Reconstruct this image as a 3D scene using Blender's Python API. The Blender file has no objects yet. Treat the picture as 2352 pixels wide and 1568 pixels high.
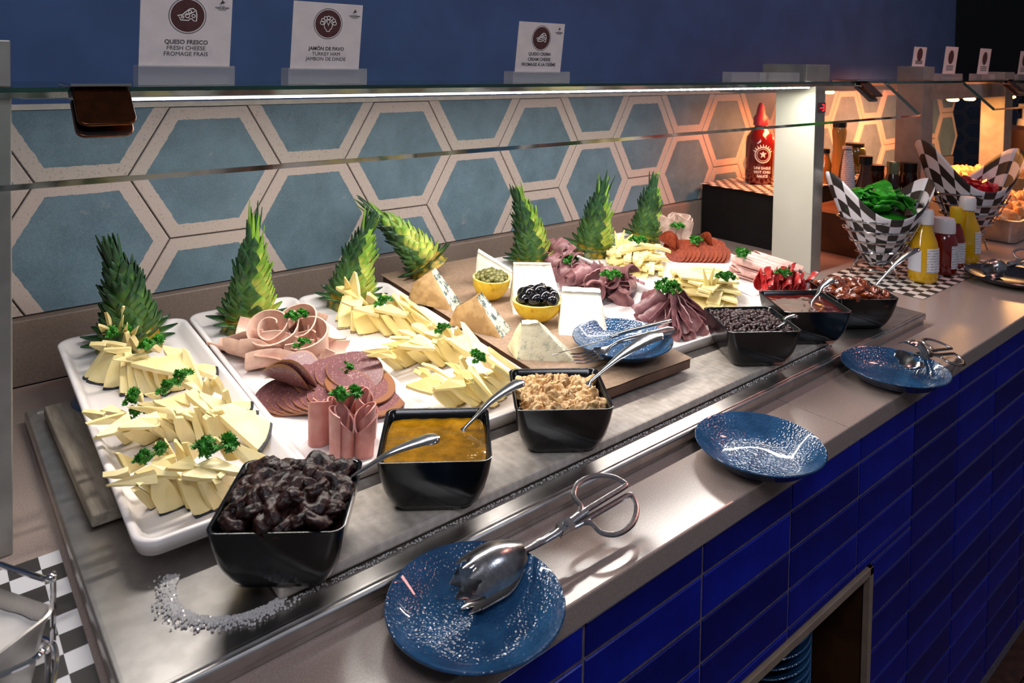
import bpy, math, random
from mathutils import Vector as V, Matrix as Mx, Euler, noise
pi = math.pi; sin = math.sin; cos = math.cos
SC = bpy.context.scene
COL = SC.collection
rnd = random.Random(11)
U = rnd.uniform

# ------------------------------------------------------------------ camera
# metres; x runs along the counter, y into the tiled wall (wall face y = 0), z = 0 is the worktop
cam_d = bpy.data.cameras.new('camera'); cam = bpy.data.objects.new('camera', cam_d); COL.objects.link(cam)
yaw, pit, rol = 0.69203, -0.03042, 0.0174
f_ = V((sin(yaw)*cos(pit), cos(yaw)*cos(pit), sin(pit)))
r_ = V((cos(yaw), -sin(yaw), 0)); u_ = r_.cross(f_)
r2 = r_*cos(rol)+u_*sin(rol); u2 = u_*cos(rol)-r_*sin(rol)
M = Mx((r2, u2, -f_)).transposed().to_4x4(); M.translation = V((-.445, -1.431, .542))
cam.matrix_world = M
cam_d.sensor_width = 36; cam_d.lens = 1686.4/2352*36
cam_d.shift_y = -(784-193.9)/2352
cam_d.clip_start = .02
cam_d.dof.use_dof = True; cam_d.dof.focus_distance = 1.12; cam_d.dof.aperture_fstop = 10.0
SC.camera = cam

# ------------------------------------------------------------------ world, lights, exposure
w = bpy.data.worlds.new('world'); SC.world = w; w.use_nodes = True
w.node_tree.nodes['Background'].inputs[0].default_value = (.50, .52, .62, 1)
w.node_tree.nodes['Background'].inputs[1].default_value = .19

def area(name, loc, rot, sx, sy, power, col, spread=pi, aim=None):
    l = bpy.data.lights.new(name, 'AREA'); l.shape = 'RECTANGLE'; l.size = sx; l.size_y = sy
    l.energy = power; l.color = col; l.spread = spread
    o = bpy.data.objects.new(name, l); COL.objects.link(o); o.location = loc; o.rotation_euler = V(aim).to_track_quat('-Z', 'X').to_euler() if aim else rot
    return o
LED = area('led_strip_light', (.56, -.454, .478), (-.04, 0, 0), 1.57, .012, 8.9, (1, .945, .885))
area('heat_lamp_light', (2.50, -.33, .425), (-.2, 0, 0), .5, .08, 6, (1, .40, .11))
area('heat_lamp_light', (3.40, -.42, .425), (0, 0, 0), .6, .08, 4.5, (1, .50, .19))
area('heat_lamp_light', (1.74, -.25, .44), 0, .06, .3, 3.2, (1, .27, .09), aim=(-.12, .42, -.9), spread=2.2)
area('heat_lamp_light', (2.60, -.26, .43), 0, .06, .5, 10, (1, .29, .12), aim=(.02, .42, -.9))
area('overhead_light', (-.6, -1.9, 1.75), (.35, -.1, 0), .7, .5, 14, (.90, .92, 1))
area('overhead_light', (1.3, -2.5, 1.75), (.55, .1, 0), .5, .5, 9, (.75, .82, 1))
area('overhead_light', (2.3, -.9, 1.75), (.55, .1, 0), .25, .25, 9, (1, .42, .34))  # reddish light added to tint the right end of the navy wall
SC.view_settings.view_transform = 'Standard'; SC.view_settings.look = 'None'
SC.view_settings.gamma = 1; SC.view_settings.use_curve_mapping = False
SC.view_settings.exposure = 0.0

# ------------------------------------------------------------------ materials
def lin(h):
    if isinstance(h, str):
        h = tuple(int(h[i:i+2], 16)/255 for i in (0, 2, 4))
        return tuple(((c+.055)/1.055)**2.4 if c > .04045 else c/12.92 for c in h)+(1,)
    return tuple(h)+(1,)
class NT:
    def __init__(s, name):
        s.m = bpy.data.materials.new(name); s.m.use_nodes = True; s.t = s.m.node_tree; s.t.nodes.clear()
        s.out = s.n('OutputMaterial'); s.tc = None
    def n(s, typ, **k):
        nd = s.t.nodes.new('ShaderNode'+typ)
        for a, b in k.items():
            if a.startswith('i_'):
                key = a[2:]; key = int(key) if key.isdigit() else key.replace('_', ' ')
                s.set(nd.inputs[key], b)
            else: setattr(nd, a, b)
        return nd
    def set(s, inp, v):
        if isinstance(v, bpy.types.NodeSocket): s.t.links.new(v, inp)
        else: inp.default_value = v
    def obj(s):
        if not s.tc: s.tc = s.n('TexCoord')
        return s.tc.outputs['Object']
    def math(s, op, a, b=0., c=None):
        nd = s.n('Math', operation=op); s.set(nd.inputs[0], a); s.set(nd.inputs[1], b)
        if c is not None: s.set(nd.inputs[2], c)
        return nd.outputs[0]
    def noise(s, scale, detail=3, rough=.55, vec=None):
        return s.n('TexNoise', i_Vector=vec or s.obj(), i_Scale=scale, i_Detail=detail, i_Roughness=rough).outputs['Fac']
    def ramp(s, fac, stops):
        nd = s.n('ValToRGB', i_Fac=fac); e = nd.color_ramp.elements
        while len(e) < len(stops): e.new(.5)
        for el, (p, c) in zip(e, stops): el.position = p; el.color = c
        return nd.outputs['Color']
    def mix(s, fac, a, b):
        nd = s.n('Mix', data_type='RGBA'); s.set(nd.inputs[0], fac); s.set(nd.inputs[6], a); s.set(nd.inputs[7], b)
        return nd.outputs[2]
    def bump(s, h, strength=.3, dist=.002):
        return s.n('Bump', i_Height=h, i_Strength=strength, i_Distance=dist).outputs[0]
    def pbsdf(s, **k):
        p = s.n('BsdfPrincipled')
        for a, b in k.items(): s.set(p.inputs[a.replace('_', ' ')], b)
        s.t.links.new(p.outputs[0], s.out.inputs[0]); s.p = p
        return s.m
MATS = {}
def mat(name, c1, c2=None, scale=30, lo=.4, hi=.6, rough=.5, metal=0, bump=0, bscale=None, bdist=.001, sss=0, spec=.5, coat=0, rnd_v=0, detail=3):
    """plain procedural surface: two colours mixed by noise, optional fine relief and per-object brightness variation"""
    if name in MATS: return MATS[name]
    s = NT(name); a = lin(c1); col = a
    if c2 is not None:
        f = s.noise(scale, detail); col = s.ramp(f, [(lo, a), (hi, lin(c2))])
    if rnd_v:
        r = s.n('ObjectInfo').outputs['Random']
        hsv = s.n('HueSaturation', i_Color=col, i_Value=s.math('MULTIPLY_ADD', r, 2*rnd_v, 1-rnd_v))
        col = hsv.outputs[0]
    k = dict(Base_Color=col, Roughness=rough, Metallic=metal, Specular_IOR_Level=spec, Coat_Weight=coat)
    if coat: k['Coat_Roughness'] = .12
    if sss: k['Subsurface_Weight'] = sss; k['Subsurface_Scale'] = .006; k['Subsurface_Radius'] = (1, .6, .35)
    if bump: k['Normal'] = s.bump(s.noise(bscale or scale, 4), bump, bdist)
    MATS[name] = s.pbsdf(**k); return MATS[name]
def emit(name, col, strength):
    if name in MATS: return MATS[name]
    s = NT(name); e = s.n('Emission', i_Color=lin(col), i_Strength=strength); s.t.links.new(e.outputs[0], s.out.inputs[0])
    MATS[name] = s.m; return s.m
def thin_glass(name, tint, refl=1.0):
    s = NT(name); t = s.n('BsdfTransparent', i_Color=lin(tint)); g = s.n('BsdfGlossy', i_Roughness=.03, i_Color=(1, 1, 1, 1))
    fr = s.n('Fresnel', i_IOR=1.5); bf = s.math('SUBTRACT', 1., s.n('NewGeometry').outputs['Backfacing']); m = s.n('MixShader', i_0=s.math('MULTIPLY', s.math('MULTIPLY', fr.outputs[0], refl), bf)); s.t.links.new(t.outputs[0], m.inputs[1]); s.t.links.new(g.outputs[0], m.inputs[2])
    s.t.links.new(m.outputs[0], s.out.inputs[0]); return s.m
def check_mat(name, size, dark='3a3634', light='d9d6d8', uv=True):
    s = NT(name); tc = s.n('TexCoord')
    ck = s.n('TexChecker', i_Vector=tc.outputs['UV' if uv else 'Object'], i_Scale=1/size, i_Color1=lin(dark), i_Color2=lin(light))
    return s.pbsdf(Base_Color=ck.outputs[0], Roughness=.45)

def hex_tile_mat(name, blue1, blue2, edge, R):
    s = NT(name); x, y, z = s.n('SeparateXYZ', i_Vector=s.obj()).outputs
    rn = s.n('ObjectInfo').outputs['Random']
    off = s.n('VectorMath', operation='ADD'); s.set(off.inputs[0], s.obj())
    cmb = s.n('CombineXYZ', i_X=s.math('MULTIPLY', rn, 17.), i_Y=s.math('MULTIPLY', rn, 5.)); s.set(off.inputs[1], cmb.outputs[0]); ov = off.outputs[0]
    ax = s.math('ABSOLUTE', x); az = s.math('ABSOLUTE', z)
    d = s.math('MAXIMUM', az, s.math('ADD', s.math('MULTIPLY', ax, .8660254), s.math('MULTIPLY', az, .5)))
    d = s.math('DIVIDE', d, R*.8660254)
    d = s.math('ADD', d, s.math('MULTIPLY', s.math('SUBTRACT', s.noise(95, 3, .6, ov), .5), .035))
    f = s.math('GREATER_THAN', d, .80)
    b = s.ramp(s.noise(14, 5, .65, ov), [(.38, lin(blue1)), (.62, lin(blue2))])
    chalk = s.ramp(s.noise(20, 6, .72, ov), [(.63, (0, 0, 0, 1)), (.72, (1, 1, 1, 1))])
    b = s.mix(s.math('MULTIPLY', chalk, .35), b, lin(edge))
    grit = s.ramp(s.noise(420, 2, .5, ov), [(.35, (.0, .0, .0, 1)), (.7, (1, 1, 1, 1))])
    b = s.mix(s.math('MULTIPLY', grit, .16), b, lin('a9b8bd'))
    e = s.ramp(s.noise(260, 3, .6, ov), [(.28, lin('8e8378')), (.42, lin(edge))])
    return s.pbsdf(Base_Color=s.mix(f, b, e), Roughness=.42, Normal=s.bump(s.noise(300, 2, .5, ov), .12, .001))

# ------------------------------------------------------------------ mesh builder
class G:
    def __init__(s): s.v = []; s.f = []; s.mi = []; s.uv = {}
    def add(s, vs, fs, mi=0, M=None, uvs=None):
        b = len(s.v); s.v += [tuple(M @ V(p)) if M else tuple(p) for p in vs]
        for k, fc in enumerate(fs):
            if uvs: s.uv[len(s.f)] = [uvs[i] for i in fc]
            s.f.append([b+i for i in fc]); s.mi.append(mi)
        return s
    def box(s, lo, hi, mi=0, M=None):
        (a, b, c), (d, e, f) = lo, hi
        return s.add([(a, b, c), (d, b, c), (d, e, c), (a, e, c), (a, b, f), (d, b, f), (d, e, f), (a, e, f)],
                     [(3, 2, 1, 0), (4, 5, 6, 7), (0, 1, 5, 4), (1, 2, 6, 5), (2, 3, 7, 6), (3, 0, 4, 7)], mi, M)
    def loft(s, rings, mi=0, cap0=True, cap1=True, M=None, closed=False):
        n = len(rings[0]); vs = [p for r in rings for p in r]; fs = []
        m = len(rings)
        for i in range(m if closed else m-1):
            for j in range(n):
                a = i*n+j; b = i*n+(j+1) % n; c = ((i+1) % m)*n+(j+1) % n; d = ((i+1) % m)*n+j
                fs.append((a, b, c, d))
        if not closed:
            if cap0: fs.append(tuple(range(n-1, -1, -1)))
            if cap1: fs.append(tuple(range((m-1)*n, m*n)))
        return s.add(vs, fs, mi, M)
    def lathe(s, prof, n=32, mi=0, M=None, cap0=True, cap1=True):
        return s.loft([[(r*cos(2*pi*j/n), r*sin(2*pi*j/n), z) for j in range(n)] for r, z in prof], mi, cap0, cap1, M)
    def tube(s, pts, rad, n=8, mi=0, M=None, closed=False, flat=1.0, up=None):
        pts = [V(p) for p in pts]; m = len(pts); rings = []; prev = None
        for i, p in enumerate(pts):
            if closed: t = pts[(i+1) % m]-pts[i-1]
            else: t = pts[min(i+1, m-1)]-pts[max(i-1, 0)]
            t.normalize()
            if prev is None:
                ref = V(up) if up else (V((0, 0, 1)) if abs(t.z) < .9 else V((1, 0, 0)))
            else: ref = prev
            b = t.cross(ref); b.normalize(); nn = b.cross(t); prev = nn
            r = rad[i] if isinstance(rad, (list, tuple)) else rad
            rb, rn = r if isinstance(r, tuple) else (r, r*flat)
            rings.append([p+b*(rb*cos(2*pi*j/n))+nn*(rn*sin(2*pi*j/n)) for j in range(n)])
        return s.loft(rings, mi, True, True, M, closed)
    def grid(s, fn, nu, nv, mi=0, M=None, cu=False, uvs=None):
        vs = []; us = []
        for i in range(nu+(0 if cu else 1)):
            for j in range(nv+1):
                vs.append(fn(i/nu, j/nv)); us.append(uvs(i/nu, j/nv) if uvs else (i/nu, j/nv))
        N = nu if cu else nu+1; fs = []
        for i in range(nu):
            for j in range(nv):
                a = i*(nv+1)+j; b = ((i+1) % N)*(nv+1)+j
                fs.append((a, b, b+1, a+1))
        return s.add(vs, fs, mi, M, us if uvs else None)
    def sheet(s, fn, nu, nv, th, mi=0, M=None):
        """thin curved slab: grid surface with real thickness"""
        P = [[V(fn(i/nu, j/nv)) for j in range(nv+1)] for i in range(nu+1)]
        top = []; bot = []
        for i in range(nu+1):
            for j in range(nv+1):
                du = P[min(i+1, nu)][j]-P[max(i-1, 0)][j]; dv = P[i][min(j+1, nv)]-P[i][max(j-1, 0)]
                n = du.cross(dv)
                n = n.normalized() if n.length > 1e-12 else V((0, 0, 1))
                top.append(P[i][j]+n*th/2); bot.append(P[i][j]-n*th/2)
        k = len(top); w_ = nv+1; fs = []
        for i in range(nu):
            for j in range(nv):
                a = i*w_+j; q = (a, a+w_, a+w_+1, a+1); fs.append(q); fs.append(tuple(k+x for x in reversed(q)))
        edge = [i*w_ for i in range(nu+1)]+[nu*w_+j for j in range(1, nv+1)]+[i*w_+nv for i in range(nu-1, -1, -1)]+[j for j in range(nv-1, 0, -1)]
        for a, b in zip(edge, edge[1:]+edge[:1]): fs.append((b, a, k+a, k+b))
        return s.add(top+bot, fs, mi, M)
    def ico(s, r, sub=1, mi=0, M=None, fn=None):
        vs, fs = ICO[sub]
        out = []
        for p in vs:
            q = V(p)
            out.append(fn(q)*r if fn else q*r)
        return s.add(out, fs, mi, M)
    def mesh(s, name, mats, smooth=True, angle=None):
        me = bpy.data.meshes.new(name); me.from_pydata(s.v, [], s.f)
        for m in (mats if isinstance(mats, (list, tuple)) else [mats]): me.materials.append(m)
        me.polygons.foreach_set('material_index', s.mi)
        if s.uv:
            L = me.uv_layers.new(name='uv')
            for fi, us in s.uv.items():
                p = me.polygons[fi]
                for k, li in enumerate(p.loop_indices): L.data[li].uv = us[k]
        me.update()
        if smooth:
            me.polygons.foreach_set('use_smooth', [True]*len(me.polygons))
            if angle: me.set_sharp_from_angle(angle=math.radians(angle))
        return me
def _ico():
    t = (1+5**.5)/2; vs = [V(p).normalized() for p in [(-1, t, 0), (1, t, 0), (-1, -t, 0), (1, -t, 0), (0, -1, t), (0, 1, t), (0, -1, -t), (0, 1, -t), (t, 0, -1), (t, 0, 1), (-t, 0, -1), (-t, 0, 1)]]
    fs = [(0, 11, 5), (0, 5, 1), (0, 1, 7), (0, 7, 10), (0, 10, 11), (1, 5, 9), (5, 11, 4), (11, 10, 2), (10, 7, 6), (7, 1, 8), (3, 9, 4), (3, 4, 2), (3, 2, 6), (3, 6, 8), (3, 8, 9), (4, 9, 5), (2, 4, 11), (6, 2, 10), (8, 6, 7), (9, 8, 1)]
    out = {0: (list(vs), list(fs))}
    for k in range(1, 5):
        cache = {}; nf = []
        def mid(a, b):
            key = (min(a, b), max(a, b))
            if key not in cache: cache[key] = len(vs); vs.append((vs[a]+vs[b]).normalized())
            return cache[key]
        for a, b, c in fs:
            x, y, z = mid(a, b), mid(b, c), mid(c, a); nf += [(a, x, z), (b, y, x), (c, z, y), (x, y, z)]
        fs = nf; out[k] = (list(vs), list(fs))
    return out
ICO = _ico()

def link(name, data, parent=None, M=None):
    o = bpy.data.objects.new(name, data); COL.objects.link(o)
    if parent: o.parent = parent
    if M is not None: o.matrix_basis = M
    return o
def obj(name, g, mats, parent=None, M=None, smooth=True, angle=40, bevel=0, seg=2):
    o = link(name, g.mesh(name, mats, smooth, angle) if isinstance(g, G) else g, parent, M)
    if bevel:
        b = o.modifiers.new('bevel', 'BEVEL'); b.width = bevel; b.segments = seg; b.limit_method = 'ANGLE'; b.angle_limit = math.radians(35)
        b.harden_normals = False
    return o
def tag(o, label, cat, group=None):
    o['label'] = label; o['category'] = cat
    if group: o['group'] = group
    return o
def empty(name, label, cat, M=None, group=None):
    return tag(link(name, None, None, M), label, cat, group)
def struct(o): o['kind'] = 'structure'; return o
def stuff(o): o['kind'] = 'stuff'; return o
def dup(o, M=None, parent=None):
    """a copy of a thing with copies of its parts (and their parts)"""
    c = o.copy(); COL.objects.link(c)
    if parent: c.parent = parent
    if M is not None: c.matrix_basis = M
    for ch in list(o.children): dup(ch, None, c)
    return c
def T(x=0, y=0, z=0): return Mx.Translation((x, y, z))
def R(ax, a): return Mx.Rotation(a, 4, ax)
def S(x, y=None, z=None):
    m = Mx.Identity(4); m[0][0] = x; m[1][1] = y if y is not None else x; m[2][2] = z if z is not None else x; return m
def frame(o, ax, ay):
    """matrix with origin o, x along ax, y as near ay as possible"""
    ax = V(ax).normalized(); n = ax.cross(V(ay)).normalized(); ay = n.cross(ax)
    m = Mx((ax, ay, n)).transposed().to_4x4(); m.translation = V(o); return m
def nz(p, sc, seed=0): return noise.noise(V(p)*sc+V((seed*3.7, seed*1.3, seed*7.1)))
def bez(pts, n=16):
    """Catmull-Rom through pts"""
    P = [V(p) for p in pts]; P = [P[0]*2-P[1]]+P+[P[-1]*2-P[-2]]; out = []
    m = len(P)-3
    for k in range(n+1):
        t = k/n*m; i = min(int(t), m-1); t -= i; a, b, c, d = P[i:i+4]
        out.append(.5*((2*b)+(c-a)*t+(2*a-5*b+4*c-d)*t*t+(3*b-a-3*c+d)*t**3))
    return out
def rrect(hx, hy, r, n=6, z=0.):
    out = []
    for cx, cy, a0 in ((hx-r, hy-r, 0), (r-hx, hy-r, pi/2), (r-hx, r-hy, pi), (hx-r, r-hy, 3*pi/2)):
        for k in range(n+1):
            a = a0+k/n*pi/2; out.append((cx+r*cos(a), cy+r*sin(a), z))
    return out

# ------------------------------------------------------------------ shared materials
NAVY = mat('navy_paint', '2a4877', '2f5082', 6, rough=.55, bump=.05, bscale=300)
GROUT = mat('grout', '3d3833', '544d46', 200, rough=.9)
STONE = mat('brown_stone', '786a61', '82746a', 350, .42, .6, rough=.42, spec=.4)
QUARTZ = mat('beige_quartz', '94827a', '9f8e85', 420, .4, .62, rough=.2, spec=.5, bump=.03, bscale=250)
STEEL = mat('brushed_steel', 'c9c5c1', 'b9b5b1', 40, rough=.36, metal=1, bump=.03, bscale=120)
STEEL2 = mat('satin_steel', 'a8a59e', '9b9891', 20, rough=.42, metal=.55)
CREAM = mat('cream_enamel', 'b5b1a4', 'bdb9ac', 4, rough=.3)
CHROME = mat('chrome', 'd0d0d2', rough=.09, metal=1)
CUTLERY = mat('cutlery_steel', 'c4c3c2', 'b4b3b2', 150, rough=.17, metal=1, bump=.03, bscale=220)
GLASS = thin_glass('clear_glass', (.965, .985, .972))
ACRYL = thin_glass('clear_acrylic', (.9, .9, .9), 1.5)
_n = ACRYL.node_tree; _o = [x for x in _n.nodes if x.type == 'OUTPUT_MATERIAL'][0]; _src = _o.inputs[0].links[0].from_socket
_d = _n.nodes.new('ShaderNodeBsdfPrincipled'); _d.inputs['Base Color'].default_value = (.62, .60, .58, 1); _d.inputs['Roughness'].default_value = .15
_m = _n.nodes.new('ShaderNodeMixShader'); _m.inputs[0].default_value = .32; _n.links.new(_src, _m.inputs[1]); _n.links.new(_d.outputs[0], _m.inputs[2]); _n.links.new(_m.outputs[0], _o.inputs[0])
EDGE = mat('green_glass_edge', '12322a', '1d4a3e', 8, .4, .7, rough=.08, coat=1)
COPPER = mat('bronzed_metal', '55301c', '663a22', 60, rough=.28, metal=1)
DARKWOOD = mat('dark_wood', '4a2a14', '2e190c', 12, rough=.45)
BLACK = mat('black_paint', '060505', '0b0a0a', 30, rough=.6, spec=.3)

# ------------------------------------------------------------------ room
FZ = -.765
wall = struct(obj('wall_back', G().box((-1.5, .006, FZ), (3.65, .12, 2.0)), NAVY, smooth=False))
obj('grout', G().box((-1.5, .003, .104), (3.60, .0065, .4495)), GROUT, wall, smooth=False)
HR = .14; HH = HR*.8660254; HZ = 2.3421*HR
def clip_poly(P, z0, z1):
    for lim, sg in ((z0, 1), (z1, -1)):
        out = []
        for a, b in zip(P, P[1:]+P[:1]):
            ia = sg*(a[1]-lim) >= -1e-9; ib = sg*(b[1]-lim) >= -1e-9
            if ia: out.append(a)
            if ia != ib:
                t = (lim-a[1])/(b[1]-a[1]); out.append((a[0]+t*(b[0]-a[0]), lim))
        P = out
    return P
def hex_mesh(name, R_, z0, z1, m, th=.007, gap=.0013, ch=.0012):
    P = clip_poly([((R_-gap*1.15)*cos(k*pi/3), (R_-gap*1.15)*sin(k*pi/3)) for k in range(6)], z0, z1)
    c = (sum(p[0] for p in P)/len(P), sum(p[1] for p in P)/len(P))
    Q = [(p[0]+(c[0]-p[0])*ch/.1, p[1]+(c[1]-p[1])*ch/.1) for p in P]
    g = G().loft([[(p[0], th, p[1]) for p in P], [(p[0], ch, p[1]) for p in P], [(p[0], 0, p[1]) for p in Q]])
    return g.mesh(name, m, False)
TILE = hex_tile_mat('hex_tile_print', '4f6876', '5f7988', 'bcaea6', HR)
zt, zb = HZ+HH, .1105
kinds = {}
for k in range(-4, 18):
    for j in range(-2, 2):
        zc = HZ+(2*j if k % 2 == 0 else 2*j+1)*HH
        lo, hi = max(-HH, zb-zc), min(HH, zt-zc)
        if hi-lo < .01: continue
        key = (round(lo, 4), round(hi, 4))
        if key not in kinds: kinds[key] = hex_mesh('tile', HR, lo+(0 if lo > -HH+1e-6 else .0013), hi-(0 if hi < HH-1e-6 else .0013), TILE)
        link('tile', kinds[key], wall, T(1.5*HR*k, -.001, zc))
struct(obj('trim_1', G().box((-1.5, -.003, .4498), (3.60, .006, .459)), mat('white_trim', 'b9b2a8', 'c4bdb3', 60, rough=.5), smooth=False))
ub = struct(obj('trim_2', G().box((-1.5, -.018, .0), (3.62, .0055, .108)), STONE, smooth=False, bevel=.002))
wr = struct(obj('wall_right', G().box((9.0, -3.2, FZ), (9.1, 5.0, 2.6)), mat('black_navy', '04060f', '060816', 5, rough=.6), smooth=False))
TILE2 = hex_tile_mat('dark_hex_print', '101d3c', '182a52', '55505a', .115)
hm = hex_mesh('tile', .115, -.0996, .0996, TILE2)
for k in range(-4, 8):
    for j in range(-3, 2):
        link('tile', hm, wr, T(8.994, 2.0+.1725*k, .05+.1992*j+(.0996 if k % 2 else 0)) @ R('Z', -pi/2))
fl = struct(obj('floor', G().box((-3, -5, FZ-.05), (9.2, 5, FZ-.012)), BLACK, smooth=False))
PLK = mat('dark_floor_wood', '2a1a11', '3a2618', 40, rough=.4, rnd_v=.25)
plank = G().box((-.6, -.0585, -.011), (.6, .0585, 0)).mesh('plank', PLK, False)
for i in range(12):
    for k in range(6): link('plank', plank, fl, T(-1.4+k*1.203+(i % 3)*.4, -.84-.06-i*.12, FZ))

# ------------------------------------------------------------------ counter
ctr = empty('service_counter', 'long buffet counter with beige stone worktop and deep blue tiled front', 'counter')
for a, b in ((-1.5, .6515), (.6525, 2.15)):
    obj('worktop', G().box((a, -.921, -.031), (b, -.0185, 0)), QUARTZ, ctr, smooth=False, bevel=.0022)
obj('worktop', G().box((2.151, -.921, -.031), (4.6, -.0185, 0)), QUARTZ, ctr, smooth=False, bevel=.0022)
NX0, NX1, NZ0, NZ1 = .06, .755, -.60, -.255      # niche opening
FRM = mat('niche_frame_metal', '8a7568', '94806f', 30, rough=.4)
CARC = mat('grout_dark', '564b58', '6a5e68', 150, rough=.85)
g = G()
for lo, hi in (((-1.5, -.9146, FZ+.0), (NX0, -.2, -.0315)), ((NX1, -.9146, FZ), (4.6, -.2, -.0315)), ((NX0, -.9146, NZ1), (NX1, -.2, -.0315)), ((NX0, -.9146, FZ), (NX1, -.2, NZ0))): g.box(lo, hi)
obj('carcass', g, CARC, ctr, smooth=False)
t = .006
g = G().box((NX0, -.56, NZ0), (NX1, -.555, NZ1)).box((NX0, -.91, NZ0), (NX0+t, -.56, NZ1)).box((NX1-t, -.91, NZ0), (NX1, -.56, NZ1)).box((NX0, -.91, NZ1-t), (NX1, -.56, NZ1)).box((NX0, -.91, NZ0), (NX1, -.56, NZ0+t))
obj('niche', g, mat('niche_wood', '4a2c14', '38200e', 14, rough=.4), ctr, smooth=False)
g = G()
for lo, hi in (((NX0, -.919, NZ1-.017), (NX1, -.908, NZ1-.004)), ((NX1-.012, -.919, NZ0), (NX1, -.908, NZ1-.004)), ((NX0, -.919, NZ0), (NX0+.012, -.908, NZ1-.004)), ((NX0, -.919, NZ0), (NX1, -.908, NZ0+.012))): g.box(lo, hi)
obj('niche_frame', g, FRM, ctr, smooth=False, bevel=.001)
s = NT('blue_glazed_tile'); rn = s.n('ObjectInfo').outputs['Random']
b1 = s.ramp(s.noise(9, 4), [(.35, lin('060f68')), (.65, lin('0a1d8c'))])
b1 = s.mix(s.math('MULTIPLY', s.ramp(s.noise(260, 3, .7), [(.66, (0, 0, 0, 1)), (.74, (1, 1, 1, 1))]), .35), b1, lin('5560b0'))
hs = s.n('HueSaturation', i_Color=b1, i_Value=s.math('MULTIPLY_ADD', rn, .8, .65))
BTILE = s.pbsdf(Base_Color=hs.outputs[0], Roughness=.22, Normal=s.bump(s.noise(35, 3), .12, .002))
TW, TH = .2027, .0556
x0 = .294-9*TW; gp = .0022; shared = {}
def tile_piece(a, b, c, d):
    if b-a < .008 or d-c < .008: return
    key = (round(b-a, 3), round(d-c, 3))
    if key not in shared:
        hx, hz = (b-a)/2-gp, (d-c)/2-gp; e = .0012
        shared[key] = G().loft([[(x, y, z) for x, z in ((-hx+i, -hz+i), (hx-i, -hz+i), (hx-i, hz-i), (-hx+i, hz-i))] for y, i in ((.006, 0), (e, 0), (0, e))]).mesh('tile', BTILE, False)
    link('tile', shared[key], ctr, T((a+b)/2, -.917+rnd.uniform(0, .0006), (c+d)/2))
for i in range(4, 26):
    a, b = x0+i*TW, x0+(i+1)*TW
    for j in range(-1, 12):
        d = min(-.0725-j*TH, -.032); c = -.0725-(j+1)*TH
        if b > NX0 and a < NX1 and c < NZ1-.002 and d > NZ0+.002:
            if d > NZ1: tile_piece(a, b, NZ1, d)
            if a < NX0: tile_piece(a, NX0, c, min(d, NZ1))
            if b > NX1: tile_piece(NX1, b, c, min(d, NZ1))
        else: tile_piece(a, b, c, d)

# ------------------------------------------------------------------ glass guards
PD = V((0, -.095, -.086)).normalized(); PL = V((0, -.095, -.086)).length
def panel_frame(x): return frame((x, -.4995, .5005), (1, 0, 0), PD)   # local y runs down the inclined pane, z inward
def rounded_plate(w, h, th, r, n=5): return [[(x, y, z) for x, y, _ in rrect(w/2, h/2, r, n)] for z in (-th/2, th/2)]
def glass_box(lo, hi, big):
    g = G().box(lo, hi)
    axis = {'z': (0, 1), 'y': (2, 4)}[big]
    g.mi = [0 if i in axis else 1 for i in range(6)]
    return g
BK = [G(), G(), G()]
BK[0].loft(rounded_plate(.057, .060, .004, .010), M=T(0, .030, -.009)); BK[0].loft(rounded_plate(.057, .060, .004, .010), M=T(0, .030, .009))
def bracket(parent, x):
    b = obj('bracket', BK[0], COPPER, parent, panel_frame(x), bevel=.0012)
    g = G().box((-.030, -.05, .5065), (.030, .03, .5105)).box((-.028, -.055, .4925), (.028, .02, .497))
    obj('clamp_plate', g, CHROME, b, panel_frame(x).inverted() @ T(x, -.465, 0), smooth=False, bevel=.001)
def post(parent, x0_, x1_, y0_, y1_, mats):
    g = G().box((x0_, y0_, 0), (x1_, y1_, .4982)); g.mi = [1, 1, 1, 1, 1, 0]
    return obj('post', g, mats, parent, smooth=False, bevel=.0015)
SG = empty('sneeze_guard', 'clear glass sneeze guard on metal posts over the cheese and cold meat trays', 'sneeze guard')
obj('shelf_glass', glass_box((-1.2, -.5, .4985), (1.709, -.30, .506), 'z'), [GLASS, EDGE], SG, smooth=False)
obj('front_glass', glass_box((-1.2, .004, -.0045), (1.709, PL, .0045), 'z'), [GLASS, EDGE], SG, panel_frame(0), smooth=False)
bracket(SG, -.276); bracket(SG, 1.555)
post(SG, -.410, -.357, -.492, -.37, [STEEL2, STEEL2]); post(SG, 1.381, 1.433, -.466, -.353, [CREAM, STEEL2])
bar = obj('led_bar', G().box((-.345, -.461, .4915), (1.38, -.443, .4982)), mat('led_profile', '9ea2a8', rough=.3, metal=.6), SG, smooth=False)
led = G().box((-.0045, -.004, -.0025), (.0045, .004, 0)).mesh('led', emit('led_glow', 'fff6e6', 95), False)
obj('led_lens', G().tube([(-.232, -.452, .4895), (1.372, -.452, .4895)], .0024, 8), emit('led_lens_glow', 'fff6e8', 2.2), bar)
for i in range(56): link('led', led, bar, T(-.225+i*.0287, -.4566, .4905))
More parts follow.
